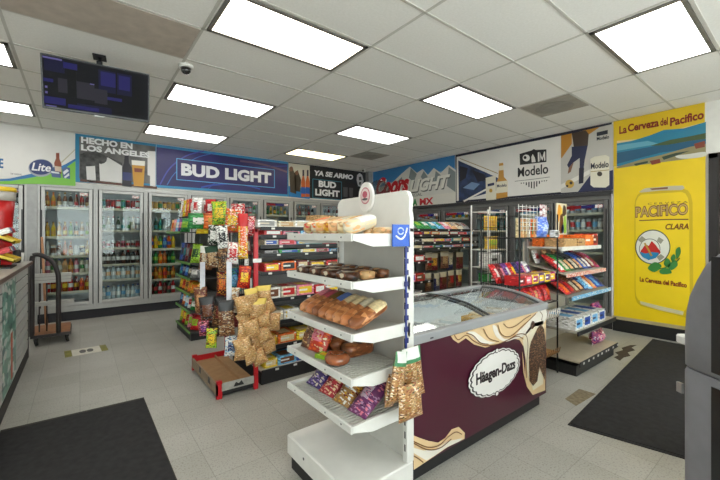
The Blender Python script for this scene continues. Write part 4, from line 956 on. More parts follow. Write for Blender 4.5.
for pts in ([(214, 300), (230, 318), (262, 300), (290, 322), (330, 340), (380, 338), (430, 318), (466, 304), (490, 316)], [(262, 292), (290, 302), (318, 330), (350, 336)], [(330, 274), (352, 312), (392, 326)], [(388, 258), (398, 290), (420, 306), (446, 300), (478, 272), (506, 246), (540, 214)],
            [(410, 254), (430, 270), (460, 262), (496, 234), (520, 220)], [(430, 318), (470, 296), (500, 300), (508, 340), (504, 400), (502, 470)], [(556, 205), (566, 220), (562, 240)]):
    A.ribbon('swirl_line', q4(pts), 0.006, 3, BRW)
A.poly('chocolate_bar_picture', q4([(514, 352), (520, 326), (532, 300), (546, 272), (560, 256), (572, 276), (578, 330), (578, 420), (574, 478)]) + q3([(612, 90), (604, 140), (590, 156), (578, 140), (576, 60)]), 4, printed((66, 40, 28), ((110, 76, 52), (36, 20, 16), (150, 116, 84)), 70, share=0.5))
A.poly('chocolate_bar_picture', q4([(519, 262), (524, 244), (532, 246), (534, 262), (524, 276)]), 4, mat((70, 42, 30), 0.4), smooth=3)
A.poly('cream_art', q3([(181, 326), (205, 336), (235, 346), (268, 352), (292, 336), (314, 306), (338, 298), (358, 318), (357, 338), (300, 366), (250, 400), (184, 444)]), 0, CRM, )
A.poly('white_art', q3([(181, 368), (215, 378), (258, 374), (300, 346), (350, 336), (340, 346), (296, 366), (256, 394), (226, 412), (205, 400), (182, 386)]), 1, CW_)
for pts in ([(181, 346), (230, 366), (270, 358), (300, 330), (326, 314), (346, 322)], [(181, 352), (228, 374), (272, 368), (310, 338)], [(181, 396), (196, 404), (214, 418)]):
    A.ribbon('swirl_line', q3(pts), 0.006, 3, BRW)
# scalloped oval logo
cu, cv_ = A.uv(492.7, 371.6)
ua, _ = A.uv(467.0, 376); ub, _ = A.uv(518.6, 362)
_, va = A.uv(492.7, 348.6); _, vb = A.uv(492.7, 396)
ra, rbb = (ub - ua) / 2, (va - vb) / 2 * 0.94
cu = (ua + ub) / 2; cv_ = (va + vb) / 2
def scallop(k, n=22, amp=0.035):
    return [(cu + ra * k * math.cos(t) * (1 + amp * abs(math.sin(n * t / 2))), cv_ + rbb * k * math.sin(t) * (1 + amp * abs(math.sin(n * t / 2)))) for t in [2 * math.pi * i / 132 for i in range(132)]]
A.poly('logo_plate', scallop(0.985), 4, pm((30, 26, 28)), px=False)
A.poly('logo_plate', scallop(0.965), 5, pm((232, 230, 226)), px=False)
A.poly('logo_ring', scallop(0.905, 22, 0.06), 6, pm((34, 28, 32)), px=False)
A.poly('logo_plate', scallop(0.862, 22, 0.06), 7, pm((234, 232, 228)), px=False)
for sgn in (1, -1):
    A.poly('logo_curl', [(cu + 0.022 * math.cos(t), cv_ + sgn * rbb * 0.97 + 0.018 * math.sin(t)) for t in [i * 0.5236 for i in range(12)]], 8, pm((34, 28, 32)), px=False)
    A.poly('logo_curl', [(cu + 0.016 * math.cos(t), cv_ + sgn * rbb * 0.97 + 0.012 * math.sin(t)) for t in [i * 0.5236 for i in range(12)]], 9, pm((234, 232, 228)), px=False)
me = fit_text(text_mesh('Häagen-Dazs', pm((36, 24, 30)), 0.035), cu - ra * 0.76, cv_ - rbb * 0.34, cu + ra * 0.76, cv_ + rbb * 0.30, 0.015, 0.001)
A.mk('lettering', me)
# cartons in the freezer
for k, (x, y, c, l, n) in enumerate(((2.32, 1.56, 'gold', 'cream', 'gold and cream ice cream carton under the middle lid edge'), (2.47, 1.6, 'cream', 'tan', 'cream ice cream carton right of the gold one'), (1.62, 1.62, 'white', 'skyblue', 'white ice cream carton under the left glass lid'),
        (1.82, 1.66, 'white', 'grey', 'white frosted carton in the middle under the left glass lid'), (2.02, 1.6, 'white', 'clear', 'white frosted carton near the middle lid edge'), (2.7, 1.66, 'white', 'beige', 'white frosted carton under the right glass lid'))):
    put(boxm(0.13, 0.2, 0.07, c, l), 'ice_cream_carton', n, 'ice cream', (x, y, 0.701), 0.1 * k, 'ice cream cartons in the freezer')
# ------------------------------------------------------------------ long black gondola facing the camera
BLKM = mat((30, 30, 32), 0.5)
PEG = mat((112, 112, 110), 0.6, noise=0.1, scale=60)
TAGM = mat((214, 214, 208), 0.5)
def strip_tags(name, parent, x0, x1, y, z, seed, n, h=0.018):
    rn = random.Random(seed)
    for k in range(n):
        x = x0 + (x1 - x0) * (k + rn.uniform(0.25, 0.75)) / n
        part(name, MB().box(x, y - 0.0015, z - h, x + 0.035, y, z), TAGM, parent, w=True)
LX0, LX1, LY, LYB = 1.31, 4.72, 3.15, 3.5
gd = thing('gondola_shelf', 'long black gondola of candy shelves behind the white bread rack', 'shelf rack', ((LX0 + LX1) / 2, 3.5, 0))
part('base', MB().box(LX0, LY, 0, LX1, 3.93, 0.115), BLKM, gd, w=True)
part('back_panel', MB().box(LX0, LYB, 0.115, LX1, LYB + 0.03, 1.42), PEG, gd, w=True)
for x in (LX0, 2.5, 3.7, LX1 - 0.03): part('upright', MB().box(x, LYB - 0.02, 0.115, x + 0.03, LYB, 1.43), mat((88, 88, 86), 0.5), gd, w=True)
pegs = MB()
SHZ = [(0.13, 'bottom', 3.7), (0.335, 'second-lowest', 3.7), (0.56, 'third-lowest', 3.7), (0.775, 'fourth-lowest', 3.7), (1.03, 'fifth-lowest', 3.7), (1.20, 'lower thin', LX1), (1.28, 'middle thin', LX1), (1.375, 'upper thin', LX1), (1.45, 'top', LX1)]
SHC = (176, 174, 168)
for i, (z, nm, x1) in enumerate(SHZ):
    y0 = LY if z < 0.2 else LY + 0.02
    sh = part('shelf', MB().box(LX0, y0, z - 0.014, x1, LYB, z), mat(SHC if i < 8 else (150, 150, 146), 0.45), gd, w=True)
    rl = part('price_rail', MB().box(LX0, y0 - 0.008, z - 0.03, x1, y0, z + 0.004), BLKM, sh, w=True)
    strip_tags('price_tag', rl, LX0, x1, y0 - 0.008, z - 0.004, i, 12)
BOXC = [('red', 'orange'), ('yellow', 'red'), ('white', 'red'), ('orange', 'yellow'), ('pink', 'white'), ('blue', 'yellow'), ('brown', 'cream'), ('purple', 'yellow'), ('green', 'white'), ('teal', 'cream'), ('beige', 'brown'), ('darkred', 'pink'), ('gold', 'brown'), ('skyblue', 'white'), ('grey', 'red')]
PLAN = {0: ['yellow', 'skyblue', 'blue', 'white'], 1: ['gold', 'orange', 'yellow', 'beige'], 2: ['beige', 'white', 'grey'], 3: ['white', 'beige', 'pink', 'red'], 4: ['red', 'orange', 'darkred', 'brown'],
        5: ['grey', 'green', 'white', 'pink', 'skyblue', 'beige'], 6: ['beige', 'pink', 'skyblue', 'teal', 'red', 'grey'], 7: ['red', 'pink', 'skyblue', 'darkred', 'purple', 'orange', 'white']}
HT = {0: 0.09, 1: 0.10, 2: 0.09, 3: 0.10, 4: 0.09, 5: 0.035, 6: 0.05, 7: 0.045}
rn = random.Random(3)
for i in range(8):
    z, nm, x1 = SHZ[i]
    x = LX0 + 0.04; k = 0
    while k < 19:
        w = rn.choice((0.14, 0.17, 0.2)) if i < 5 else rn.choice((0.15, 0.19, 0.23))
        if x + w > x1 - 0.02: break
        c = PLAN[i][k % len(PLAN[i])] if i != 3 or x < 2.3 else rn.choice(PLAN[i])
        lab = rn.choice([q for q in ('white', 'red', 'yellow', 'brown', 'blue', 'cream', 'black') if q != c])
        h = HT[i] * rn.choice((0.85, 1.0)); dp = rn.choice((0.2, 0.24))
        put(boxm(round(w - 0.012, 3), dp, round(h, 4), c, lab), 'candy_box', '%s box with %s panel, %s from left, %s shelf of black gondola' % (cn(c), lab, ORD[k], nm), 'candy',
            (x + w / 2, LY + 0.035 + dp / 2, z + 0.0012), 0, 'candy boxes on the long black gondola')
        x += w; k += 1
# on its top
TOPB = [(1.40, 0.2, 0.16, 0.07, 'white', 'grey', 'white carton leftmost on top of the long black gondola'), (1.60, 0.18, 0.2, 0.06, 'beige', 'tan', 'beige carton second from left on top of the long black gondola'), (1.80, 0.2, 0.16, 0.07, 'white', 'beige', 'white carton left of the tan box on top of the gondola'),
        (2.05, 0.24, 0.2, 0.13, 'tan', 'tan', 'tan cardboard box on top of the long black gondola, left of the loaves'), (2.32, 0.2, 0.16, 0.1, 'grey', 'beige', 'grey carton right of the tan cardboard box')]
for x, w, d_, h, c, l, n in TOPB:
    put(boxm(w, d_, h, c, l, 'beige'), 'carton', n, 'box', (x, 3.32, 1.4512), 0.05 * (x * 10 % 3), 'cartons on top of the long black gondola', rx=0)
for k, (c, l, n) in enumerate((('grey', 'white', 'grey pack right of the white header board on the gondola top'), ('green', 'lime', 'bright green pack on the gondola top, behind the freezer'), ('green', 'white', 'second bright green pack on the gondola top'),
        ('teal', 'white', 'teal and white pack on the gondola top'), ('skyblue', 'green', 'sky blue pack on the gondola top'), ('pink', 'white', 'pink pack on the gondola top near the wire racks'), ('peach', 'grey', 'peach pack on the gondola top near the wire racks'),
        ('beige', 'brown', 'beige pack on the gondola top near the white wire rack'), ('grey', 'darkred', 'dark grey pack last on the gondola top, by the white wire rack'))):
    put(bagm(0.143, 0.2, 0.06, c, l, seed=k), 'snack_pack', n, 'snack', (3.42 + 0.145 * k, 3.25, 1.4515), 0, 'snack packs on top of the long black gondola', rx=math.radians(-58))
# peg-hung bags at the right end
for r_ in range(3):
    for k in range(5):
        c, l = [('brown', 'red'), ('darkred', 'gold'), ('brown', 'tan'), ('navy', 'beige'), ('darkred', 'brown')][(k + r_ * 2) % 5]
        x = 3.83 + 0.18 * k; z = 0.87 - 0.29 * r_
        put(bagm(0.155, 0.25, 0.05, c, l, header='beige', seed=k), 'hanging_bag', '%s bag with %s face, %s from left in %s hanging row behind the freezer' % (cn(c), l, ORD[k], ['top', 'middle', 'bottom'][r_]), 'snack',
            (x + rn.uniform(-0.015, 0.015), 3.40 + rn.uniform(-0.04, 0.02), z + rn.uniform(-0.015, 0.02)), rn.uniform(-0.25, 0.25), 'bags hanging at the right end of the long black gondola')
        part('peg', MB().cyl((x, 3.36, z + 0.235), (x, LYB, z + 0.24), 0.003, n=6), mat('silver', 0.3, 0.8), gd, w=True)

# ------------------------------------------------------------------ red candy rack at the gondola end
REDM = mat((186, 24, 34), 0.35)
CARD = mat((158, 122, 84), 0.8, noise=0.1)
RX0, RX1, RY0, RY1 = 0.90, 1.27, 3.10, 3.95
rr = thing('candy_rack', 'red framed snack rack with an empty cardboard tray at its foot', 'shelf rack', (1.1, 3.52, 0))
part('tray', MB().box(RX0 + 0.012, RY0 + 0.012, 0.06, RX1 - 0.03, RY1 - 0.012, 0.082), CARD, rr, w=True, label='empty brown cardboard tray')
part('tray_front', MB().box(RX0, RY0, 0.03, RX0 + 0.012, RY1, 0.125), mat((142, 122, 100), 0.6, noise=0.2, scale=30), rr, w=True)
part('tray_side', MB().box(RX0 + 0.04, RY0, 0.06, RX1 - 0.05, RY0 + 0.012, 0.125), mat((170, 168, 160), 0.5, noise=0.2, scale=25), rr, w=True)
part('tray_side', MB().box(RX0 + 0.012, RY1 - 0.012, 0.04, RX1, RY1, 0.135), REDM, rr, w=True)
part('tray_divider', MB().box(RX1 - 0.15, RY0 + 0.02, 0.082, RX1 - 0.14, RY1 - 0.02, 0.11), CARD, rr, w=True)
part('emblem', MB().prism([(1.04, 0.075), (1.06, 0.112), (1.085, 0.095), (1.11, 0.115), (1.13, 0.075)], 0, 0.0015, M=Matrix.Translation((0, RY0 - 0.0005, 0)) @ Matrix.Rotation(math.pi / 2, 4, 'X')), mat('black', 0.5), rr, w=True)
for yy in (0.2, 0.5): part('emblem', MB().box(RX0 - 0.0012, RY0 + yy, 0.065, RX0, RY0 + yy + 0.06, 0.12), mat((40, 34, 34), 0.5), rr, w=True)
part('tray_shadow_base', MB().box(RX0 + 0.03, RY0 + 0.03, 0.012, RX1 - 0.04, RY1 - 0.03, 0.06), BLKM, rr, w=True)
for (x, y, h) in ((RX0, RY0, 0.15), (RX0, RY1 - 0.03, 0.15)): part('foot', MB().box(x, y, 0, x + 0.045, y + 0.03, h), REDM, rr, w=True)
for y in (RY0, RY1 - 0.03): part('post', MB().box(RX1 - 0.045, y, 0, RX1 - 0.01, y + 0.03, 1.43), REDM, rr, w=True)
part('rail', MB().box(RX1 - 0.035, RY0, 0.62, RX1 - 0.02, RY1, 0.65), REDM, rr, w=True)
part('top_rail', MB().box(RX1 - 0.04, RY0, 1.40, RX1 - 0.015, RY1, 1.43), REDM, rr, w=True)
gr = MB()
for k in range(15): gr.cyl((RX1 - 0.03, RY0 + 0.05 + 0.053 * k, 0.15), (RX1 - 0.03, RY0 + 0.05 + 0.053 * k, 1.41), 0.0025, n=5)
for k in range(10): gr.cyl((RX1 - 0.03, RY0 + 0.02, 0.2 + 0.13 * k), (RX1 - 0.03, RY1 - 0.02, 0.2 + 0.13 * k), 0.0025, n=5)
part('wire_grid', gr, mat((60, 60, 62), 0.4, 0.6), rr, w=True)['kind'] = 'stuff'
for z in (1.18, 0.78):
    sf = MB()
    for k in range(14): sf.cyl((RX0 + 0.06, RY0 + 0.04 + 0.06 * k, z), (RX1 - 0.03, RY0 + 0.04 + 0.06 * k, z), 0.003, n=5)
    sf.cyl((RX0 + 0.06, RY0 + 0.02, z), (RX0 + 0.06, RY1 - 0.02, z), 0.005, n=6)
    part('wire_shelf', sf, mat((70, 70, 72), 0.4, 0.6), rr, w=True)
for k, (px, py0, py1, y) in enumerate(((229, 262, 312, 3.12), (202.5, 262, 302, 3.5))):
    x, z1 = at_y(px, py0, y); _, z0 = at_y(px, py1, y)
    part('price_strip', MB().box(x - 0.022, y - 0.004, z0, x + 0.022, y, z1), mat((214, 216, 224), 0.4), rr, w=True, label='tall white price strip')
part('price_plate', MB().box(RX1 - 0.06, RY0 - 0.003, 1.13, RX1 + 0.02, RY0, 1.165), mat('white', 0.4), rr, w=True)
def hang(px, py, y, w, h, t, c, l, name, cat, label, group, hd=None, acc=None, rz=-0.6, seed=0, sc=26, u0=0.3):
    """a pack whose centre the sight line of a photo point meets at depth y"""
    x, z = at_y(px, py, y)
    return put(bagm(w, h, t, c, l, acc, header=hd, seed=seed, scale=sc, u0=u0), name, label, cat, (x, y, z - h / 2), rz, group)
GR = 'packs on the red candy rack'
HL = [(243, 236, 3.14, 0.085, 0.40, 0.05, 'yellow', 'orange', 'tall yellow and orange pack at the near end of the red rack', 'red', ('orange', 'red', 'white'), -0.35),
      (232, 253, 3.18, 0.10, 0.19, 0.05, 'white', 'red', 'white pack with red corner in the middle of the red rack', None, ('red', 'white'), -0.3),
      (224, 237, 3.22, 0.10, 0.2, 0.05, 'white', 'black', 'white pack with black face beside the yellow and orange pack', None, ('black', 'white'), -0.35),
      (214, 235, 3.36, 0.12, 0.18, 0.05, 'black', 'white', 'black and white pack in the upper row of the red rack', None, ('white', 'darkgreen'), -0.5),
      (250, 226, 3.2, 0.09, 0.18, 0.05, 'red', 'pink', 'red pack at the top near corner of the red rack', None, ('darkred', 'white'), -0.3),
      (249, 246, 3.24, 0.06, 0.2, 0.04, 'darkred', 'beige', 'dark red pack beside the red post', None, None, -0.3),
      (231, 220, 3.3, 0.13, 0.2, 0.06, 'orange', 'yellow', 'orange and yellow bag on top of the red rack', None, ('red', 'white', 'green'), -0.4),
      (220, 213, 3.5, 0.14, 0.22, 0.06, 'lime', 'yellow', 'lime green bag on top of the red rack', None, ('green', 'yellow', 'black'), -0.5),
      (239, 214, 3.45, 0.13, 0.2, 0.06, 'red', 'white', 'red and white bag behind the orange bag on the red rack', None, ('white', 'darkred'), -0.5),
      (243, 277, 3.16, 0.11, 0.2, 0.05, 'red', 'yellow', 'red bag with yellow face below the tall yellow pack', None, ('orange', 'darkred'), -0.3),
      (236, 280, 3.3, 0.09, 0.22, 0.05, 'teal', 'skyblue', 'teal bag behind the white price strip', None, ('blue', 'black'), -0.3),
      (222, 284, 3.35, 0.1, 0.22, 0.05, 'darkred', 'orange', 'dark red and orange bag left of the white price strip', None, ('black', 'gold'), -0.4),
      (246, 262, 3.2, 0.07, 0.14, 0.04, 'black', 'white', 'small black pack with a white mark under the tall yellow pack', None, None, -0.3),
      (214, 257, 3.4, 0.12, 0.2, 0.05, 'brown', 'tan', 'brown jerky bag left of the white pack', 'darkgreen', ('darkbrown', 'tan', 'beige'), -0.5),
      (205, 258, 3.55, 0.12, 0.22, 0.05, 'brown', 'beige', 'tan and brown jerky bag at the far end of the red rack', 'white', ('darkbrown', 'peach'), -0.5),
      (224, 260, 3.26, 0.1, 0.2, 0.05, 'brown', 'darkbrown', 'dark jerky bag next to the white pack', None, ('tan', 'black'), -0.4),
      (209, 310, 3.3, 0.13, 0.24, 0.06, 'black', 'brown', 'black jerky bag in the lower row of the red rack', 'charcoal', ('brown', 'darkred', 'grey'), -0.4),
      (218, 312, 3.25, 0.11, 0.26, 0.05, 'darkbrown', 'darkred', 'dark brown jerky bag right of the black one, lower row', 'black', ('brown', 'tan'), -0.4),
      (202, 300, 3.5, 0.12, 0.24, 0.06, 'brown', 'peach', 'brown and peach bag at the far end, lower row of red rack', None, ('tan', 'darkred'), -0.5),
      (227, 318, 3.09, 0.13, 0.3, 0.05, 'brown', 'brown', 'long spotted nut bag under the white price strip', 'charcoal', ('tan', 'beige', 'darkbrown'), -0.25),
      (231, 300, 3.16, 0.1, 0.22, 0.05, 'beige', 'tan', 'spotted beige nut bag behind the white price strip', None, ('brown', 'tan', 'white'), -0.25),
      (239, 310, 3.2, 0.08, 0.3, 0.05, 'darkred', 'black', 'dark red bag beside the hanging chip bags', None, None, -0.3),
      (232, 346, 3.13, 0.13, 0.17, 0.05, 'white', 'navy', 'white and navy striped pack lowest on the red rack', None, ('navy', 'skyblue', 'white'), -0.3),
      (211, 338, 3.2, 0.09, 0.17, 0.04, 'lime', 'yellow', 'yellow green pack hanging over the cardboard tray', None, ('yellow', 'darkred', 'black'), -0.4),
      (205, 328, 3.28, 0.09, 0.13, 0.04, 'darkred', 'purple', 'dark red pack left of the yellow green pack', None, ('pink', 'black'), -0.4)]
for k, (px, py, y, w, h, t, c, l, n, hd, acc, rz_) in enumerate(HL):
    hang(px, py, y, w, h, t, c, l, 'snack_bag', 'snack', n, GR, hd, acc, rz_, k, 70).rotation_euler[1] = 0.12 * math.sin(k * 2.3)
CH = ((204, 160, 104), ((238, 214, 176), (168, 110, 62), (170, 140, 84), (186, 112, 62), (230, 190, 130)))
CP = [(252, 297, 'paley'), (264, 294, 'paley'), (246, 305, None), (271, 304, None), (258, 308, 'paley'), (248, 318, None), (264, 319, None), (273, 322, None), (254, 328, None), (244, 333, None), (267, 334, None), (259, 342, None), (246, 347, None), (270, 345, None), (253, 354, None), (240, 352, None), (262, 356, None)]
pos = ['top left', 'top right', 'upper far left', 'upper right edge', 'upper middle', 'left of centre', 'right of centre', 'right edge', 'centre', 'left edge', 'right, below middle', 'below middle', 'lower left', 'lower right', 'lowest middle', 'lowest far left', 'lowest right']
rn = random.Random(11)
for k, (px, py, hd) in enumerate(CP):
    w, h = rn.uniform(0.12, 0.145), rn.uniform(0.13, 0.165)
    o = hang(px, py, 2.95 + 0.02 * ((k * 3) % 6), w, h, 0.075, CH[0], CH[0], 'chip_bag', 'snack', 'clear chip bag%s, %s of cluster hanging by red post' % (' with yellow label' if hd else '', pos[k]), 'clear chip bags hanging by the red post', (224, 196, 96) if hd else None, CH[1], rn.uniform(-0.5, 0.3), k, 80, 0.12)
    o.rotation_euler[1] = rn.uniform(-0.45, 0.35)
part('clip_strip', MB().box(1.17, 3.05, 0.35, 1.18, 3.056, 1.0), mat((200, 200, 200), 0.4), rr, w=True)

# ------------------------------------------------------------------ green edged snack rack farther back
GRN = mat((96, 150, 60), 0.4)
g2 = thing('snack_rack', 'black snack rack with lime green shelf edges near the back coolers', 'shelf rack', (1.28, 5.42, 0))
part('base', MB().box(1.13, 5.0, 0, 1.48, 5.85, 0.09), BLKM, g2, w=True)
part('back_panel', MB().box(1.45, 5.0, 0.09, 1.48, 5.85, 1.72), BLKM, g2, w=True)
GZ = [0.11, 0.37, 0.6, 0.8, 1.0, 1.41]
GN = ['lowest', 'second-lowest', 'third', 'fourth', 'fifth', 'top']
GC = [('red', 'lime'), ('pink', 'yellow'), ('lime', 'red'), ('white', 'red'), ('green', 'white'), ('skyblue', 'orange'), ('gold', 'orange'), ('orange', 'brown'), ('blue', 'red'), ('grey', 'white'), ('teal', 'navy'), ('charcoal', 'silver'), ('pink', 'peach'), ('skyblue', 'white'), ('purple', 'magenta')]
GPL = {0: (('red', 'lime'), ('pink', 'lime'), ('lime', 'red'), ('red', 'yellow'), ('lime', 'yellow')), 1: (('green', 'white'), ('white', 'red'), ('skyblue', 'white'), ('orange', 'white'), ('navy', 'skyblue')),
       2: (('gold', 'orange'), ('orange', 'gold'), ('gold', 'brown'), ('orange', 'red'), ('gold', 'yellow')), 3: (('grey', 'white'), ('charcoal', 'beige'), ('blue', 'skyblue'), ('navy', 'grey'), ('teal', 'blue')),
       4: (('lime', 'darkgreen'), ('charcoal', 'darkred'), ('darkred', 'grey'), ('navy', 'teal'), ('blue', 'charcoal')), 5: (('green', 'lime'), ('purple', 'pink'), ('skyblue', 'white'), ('pink', 'peach'), ('peach', 'orange'))}
for i, z in enumerate(GZ):
    x0 = 1.12 if i < 5 else 1.0
    sh = part('shelf', MB().box(x0, 5.0, z - 0.014, 1.45, 5.85, z), mat((60, 60, 60), 0.5), g2, w=True)
    part('edge_strip', MB().box(x0 - 0.008, 5.0, z - 0.022, x0, 5.85, z + 0.008), GRN, sh, w=True)
    for k, (c, l) in enumerate(GPL[i]):
        h = (0.2, 0.17, 0.15, 0.15, 0.26, 0.185)[i]
        put(bagm(0.15, h, 0.07, c, l, seed=k), 'snack_bag', '%s and %s snack bag, %s from right, %s shelf of green rack' % (cn(c), cn(l), ORD[k], GN[i]), 'snack', (x0 + 0.08, 5.1 + 0.165 * k, z + 0.001), -0.9, 'bags on the green edged rack', rx=math.radians(-14))
TOPC = [('white', 'red', 'white and red chip bag'), ('red', 'white', 'red and white chip bag'), ('orange', 'yellow', 'orange and yellow chip bag'), ('yellow', 'white', 'yellow and white chip bag'), ('white', 'orange', 'white and orange chip bag')]
tr = part('upper_shelf', MB().box(1.16, 4.98, 1.615, 1.45, 5.85, 1.63), mat((60, 60, 60), 0.5), g2, w=True)
for k, (c, l, n) in enumerate(TOPC):
    put(bagm(0.15, 0.24, 0.07, c, l, seed=k, u0=0.22), 'chip_bag', '%s, %s from right, upper tier of green rack' % (n, ORD[k]), 'snack', (1.21, 5.08 + 0.165 * k, 1.631), -0.7, 'chip bags atop the green edged rack', rx=math.radians(-10))
for k in range(4):
    put(bagm(0.15, 0.22, 0.07, ('red', 'white', 'green', 'yellow')[k], ('white', 'red', 'white', 'orange')[k], seed=k, u0=0.22), 'chip_bag', '%s chip bag, %s from right, rear row atop green rack' % (('red', 'white', 'green', 'yellow')[k], ORD[k]), 'snack', (1.39, 5.06 + 0.18 * k, 1.631), -0.7, 'chip bags atop the green edged rack')
for k, (px, py, c, l, n) in enumerate(((207, 226, 'yellow', 'lime', 'yellow bag leaning at the near end of the green edged rack'), (199, 221, 'green', 'white', 'green bag at the near end of the green edged rack'), (214, 221, 'orange', 'gold', 'orange gold bag at the near end of the green edged rack'))):
    hang(px, py, 4.93 - 0.05 * k, 0.26, 0.2, 0.06, c, l, 'chip_bag', 'snack', n, 'bags on the near end of the green edged rack', None, None, -0.1, k)
# ------------------------------------------------------------------ chip gondola at the right
HX0, HX1, HYB = 3.79, 4.83, 1.97
BG = mat((188, 176, 154), 0.5, noise=0.05)
gc = thing('chip_shelf', 'beige chip shelf unit with slanted shelves in front of the yellow banner', 'shelf rack', ((HX0 + HX1) / 2, 1.72, 0))
part('base', MB().box(HX0 + 0.01, 1.46, 0, HX1 - 0.01, HYB, 0.1), BLKM, gc, w=True)
part('deck', MB().box(HX0, 1.425, 0.135, HX1, HYB, 0.15), BG, gc, w=True)
fr = part('price_rail', MB().box(HX0, 1.42, 0.1, HX1, 1.43, 0.149), BLKM, gc, w=True)
strip_tags('price_tag', fr, HX0, HX1, 1.42, 0.135, 5, 9, 0.02)
part('back_panel', MB().box(HX0, HYB, 0.1, HX1, HYB + 0.02, 1.30), mat((196, 190, 176), 0.5), gc, w=True)
for x in (HX0, HX1 - 0.03): part('upright', MB().box(x, HYB - 0.03, 0.1, x + 0.03, HYB, 1.55), mat((150, 150, 146), 0.4, 0.4), gc, w=True)
def sloped(name, y0, z0, y1, z1, c, strip, lab):
    b = MB().prism([(y0, z0 - 0.012), (y1, z1 - 0.012), (y1, z1), (y0, z0)], HX0, HX1, M=MXN)
    s_ = part(name, b, mat(c, 0.45), gc, w=True)
    part('price_strip', MB().box(HX0, y0 - 0.012, z0 - 0.034, HX1, y0 - 0.002, z0 + 0.006), strip, s_, w=True, label=lab)
    return s_
sloped('shelf', 1.45, 0.43, HYB, 0.43, (170, 164, 150), BLKM, 'black price strip')
sloped('shelf', 1.50, 0.765, HYB - 0.03, 0.84, (150, 146, 136), printed((110, 180, 214), ('white', (60, 130, 190)), 60, share=0.35), 'light blue printed price strip')
sloped('shelf', 1.55, 0.985, HYB - 0.03, 1.07, (170, 164, 150), printed((222, 160, 140), ('white', (190, 70, 60)), 70, share=0.5), 'pale red printed price strip')
sloped('shelf', 1.60, 1.25, HYB - 0.03, 1.25, (222, 220, 214), mat((226, 224, 216), 0.4), 'cream front edge')
C4 = [('red', 'white'), ('green', 'beige'), ('darkgreen', 'peach'), ('black', 'beige'), ('charcoal', 'peach'), ('blue', 'beige'), ('navy', 'white'), ('darkred', 'beige'), ('magenta', 'darkred')]
C3 = [('red', 'orange'), ('darkred', 'red'), ('brown', 'beige'), ('darkbrown', 'peach'), ('navy', 'skyblue'), ('skyblue', 'white'), ('orange', 'peach'), ('blue', 'skyblue'), ('blue', 'navy')]
for row, (L, y0, z0, nm, tilt) in enumerate(((C4, 1.57, 0.992, 'upper', -52), (C3, 1.52, 0.772, 'lower', -55))):
    for k, (c, l) in enumerate(L):
        put(bagm(0.118, 0.27, 0.06, c, l, None, seed=k, v0=0.1, v1=0.5, u0=0.26), 'chip_bag', '%s and %s chip bag, %s from left on the %s slanted shelf' % (cn(c), cn(l), ORD[k], nm), 'snack',
            (HX0 + 0.075 + 0.113 * k, y0 + 0.03, z0 + 0.01 + 0.004 * (k % 2)), 0.0, 'chip bags on the slanted shelves', rx=math.radians(tilt))
        if k % 2 == 0:
            put(bagm(0.12, 0.15, 0.05, l, c, seed=k + 20), 'chip_bag', '%s and %s chip bag standing %s from left behind the %s slanted row' % (cn(l), cn(c), ORD[k // 2], nm), 'snack', (HX0 + 0.1 + 0.113 * k, 1.87, z0 + 0.075), 0.0, 'chip bags on the slanted shelves', rx=math.radians(-20))
for k, (x, c, l) in enumerate(((3.93, 'white', 'skyblue'), (4.13, 'white', 'blue'), (4.33, 'white', 'skyblue'), (4.53, 'white', 'blue'))):
    put(boxm(0.185, 0.36, 0.12, c, l, 'navy'), 'tissue_pack', 'white and %s paper pack, %s from left on the black edged shelf' % (cn(l), ORD[k]), 'paper pack', (x, 1.66, 0.4315), 0, 'white paper packs on the chip shelf unit')
put(bagm(0.2, 0.16, 0.12, 'purple', 'magenta', ('magenta', 'pink')), 'paper_pack', 'purple pack at the right end of the black edged shelf', 'paper pack', (4.745, 1.62, 0.4315), 0)
put(bagm(0.3, 0.15, 0.14, (140, 44, 96), 'pink', ('purple', 'pink', 'white')), 'paper_pack', 'purple and pink pack alone on the bottom deck', 'paper pack', (4.62, 1.56, 0.1515), 0)
put(boxm(0.3, 0.2, 0.085, 'tan', 'tan', 'tan'), 'cardboard_box', 'brown cardboard box in front of the orange trays on the top shelf', 'box', (4.03, 1.7, 1.2515), 0)
put(boxm(0.2, 0.2, 0.085, 'tan', 'tan', 'brown'), 'cardboard_box', 'second brown cardboard box, right of the first on the top shelf', 'box', (4.30, 1.7, 1.2515), 0)
put(boxm(0.52, 0.1, 0.125, 'orange', 'orange', 'orange'), 'snack_tray', 'long orange tray behind the brown cardboard boxes', 'snack tray', (4.12, 1.87, 1.2515), 0)
put(boxm(0.25, 0.22, 0.125, 'orange', (240, 130, 60), 'white'), 'snack_tray', 'bright orange carton right of the brown cardboard boxes', 'snack tray', (4.54, 1.72, 1.2515), 0)
put(boxm(0.14, 0.2, 0.135, 'red', 'darkred', 'white'), 'snack_carton', 'red carton at the right end of the top shelf', 'box', (4.745, 1.72, 1.2515), 0)

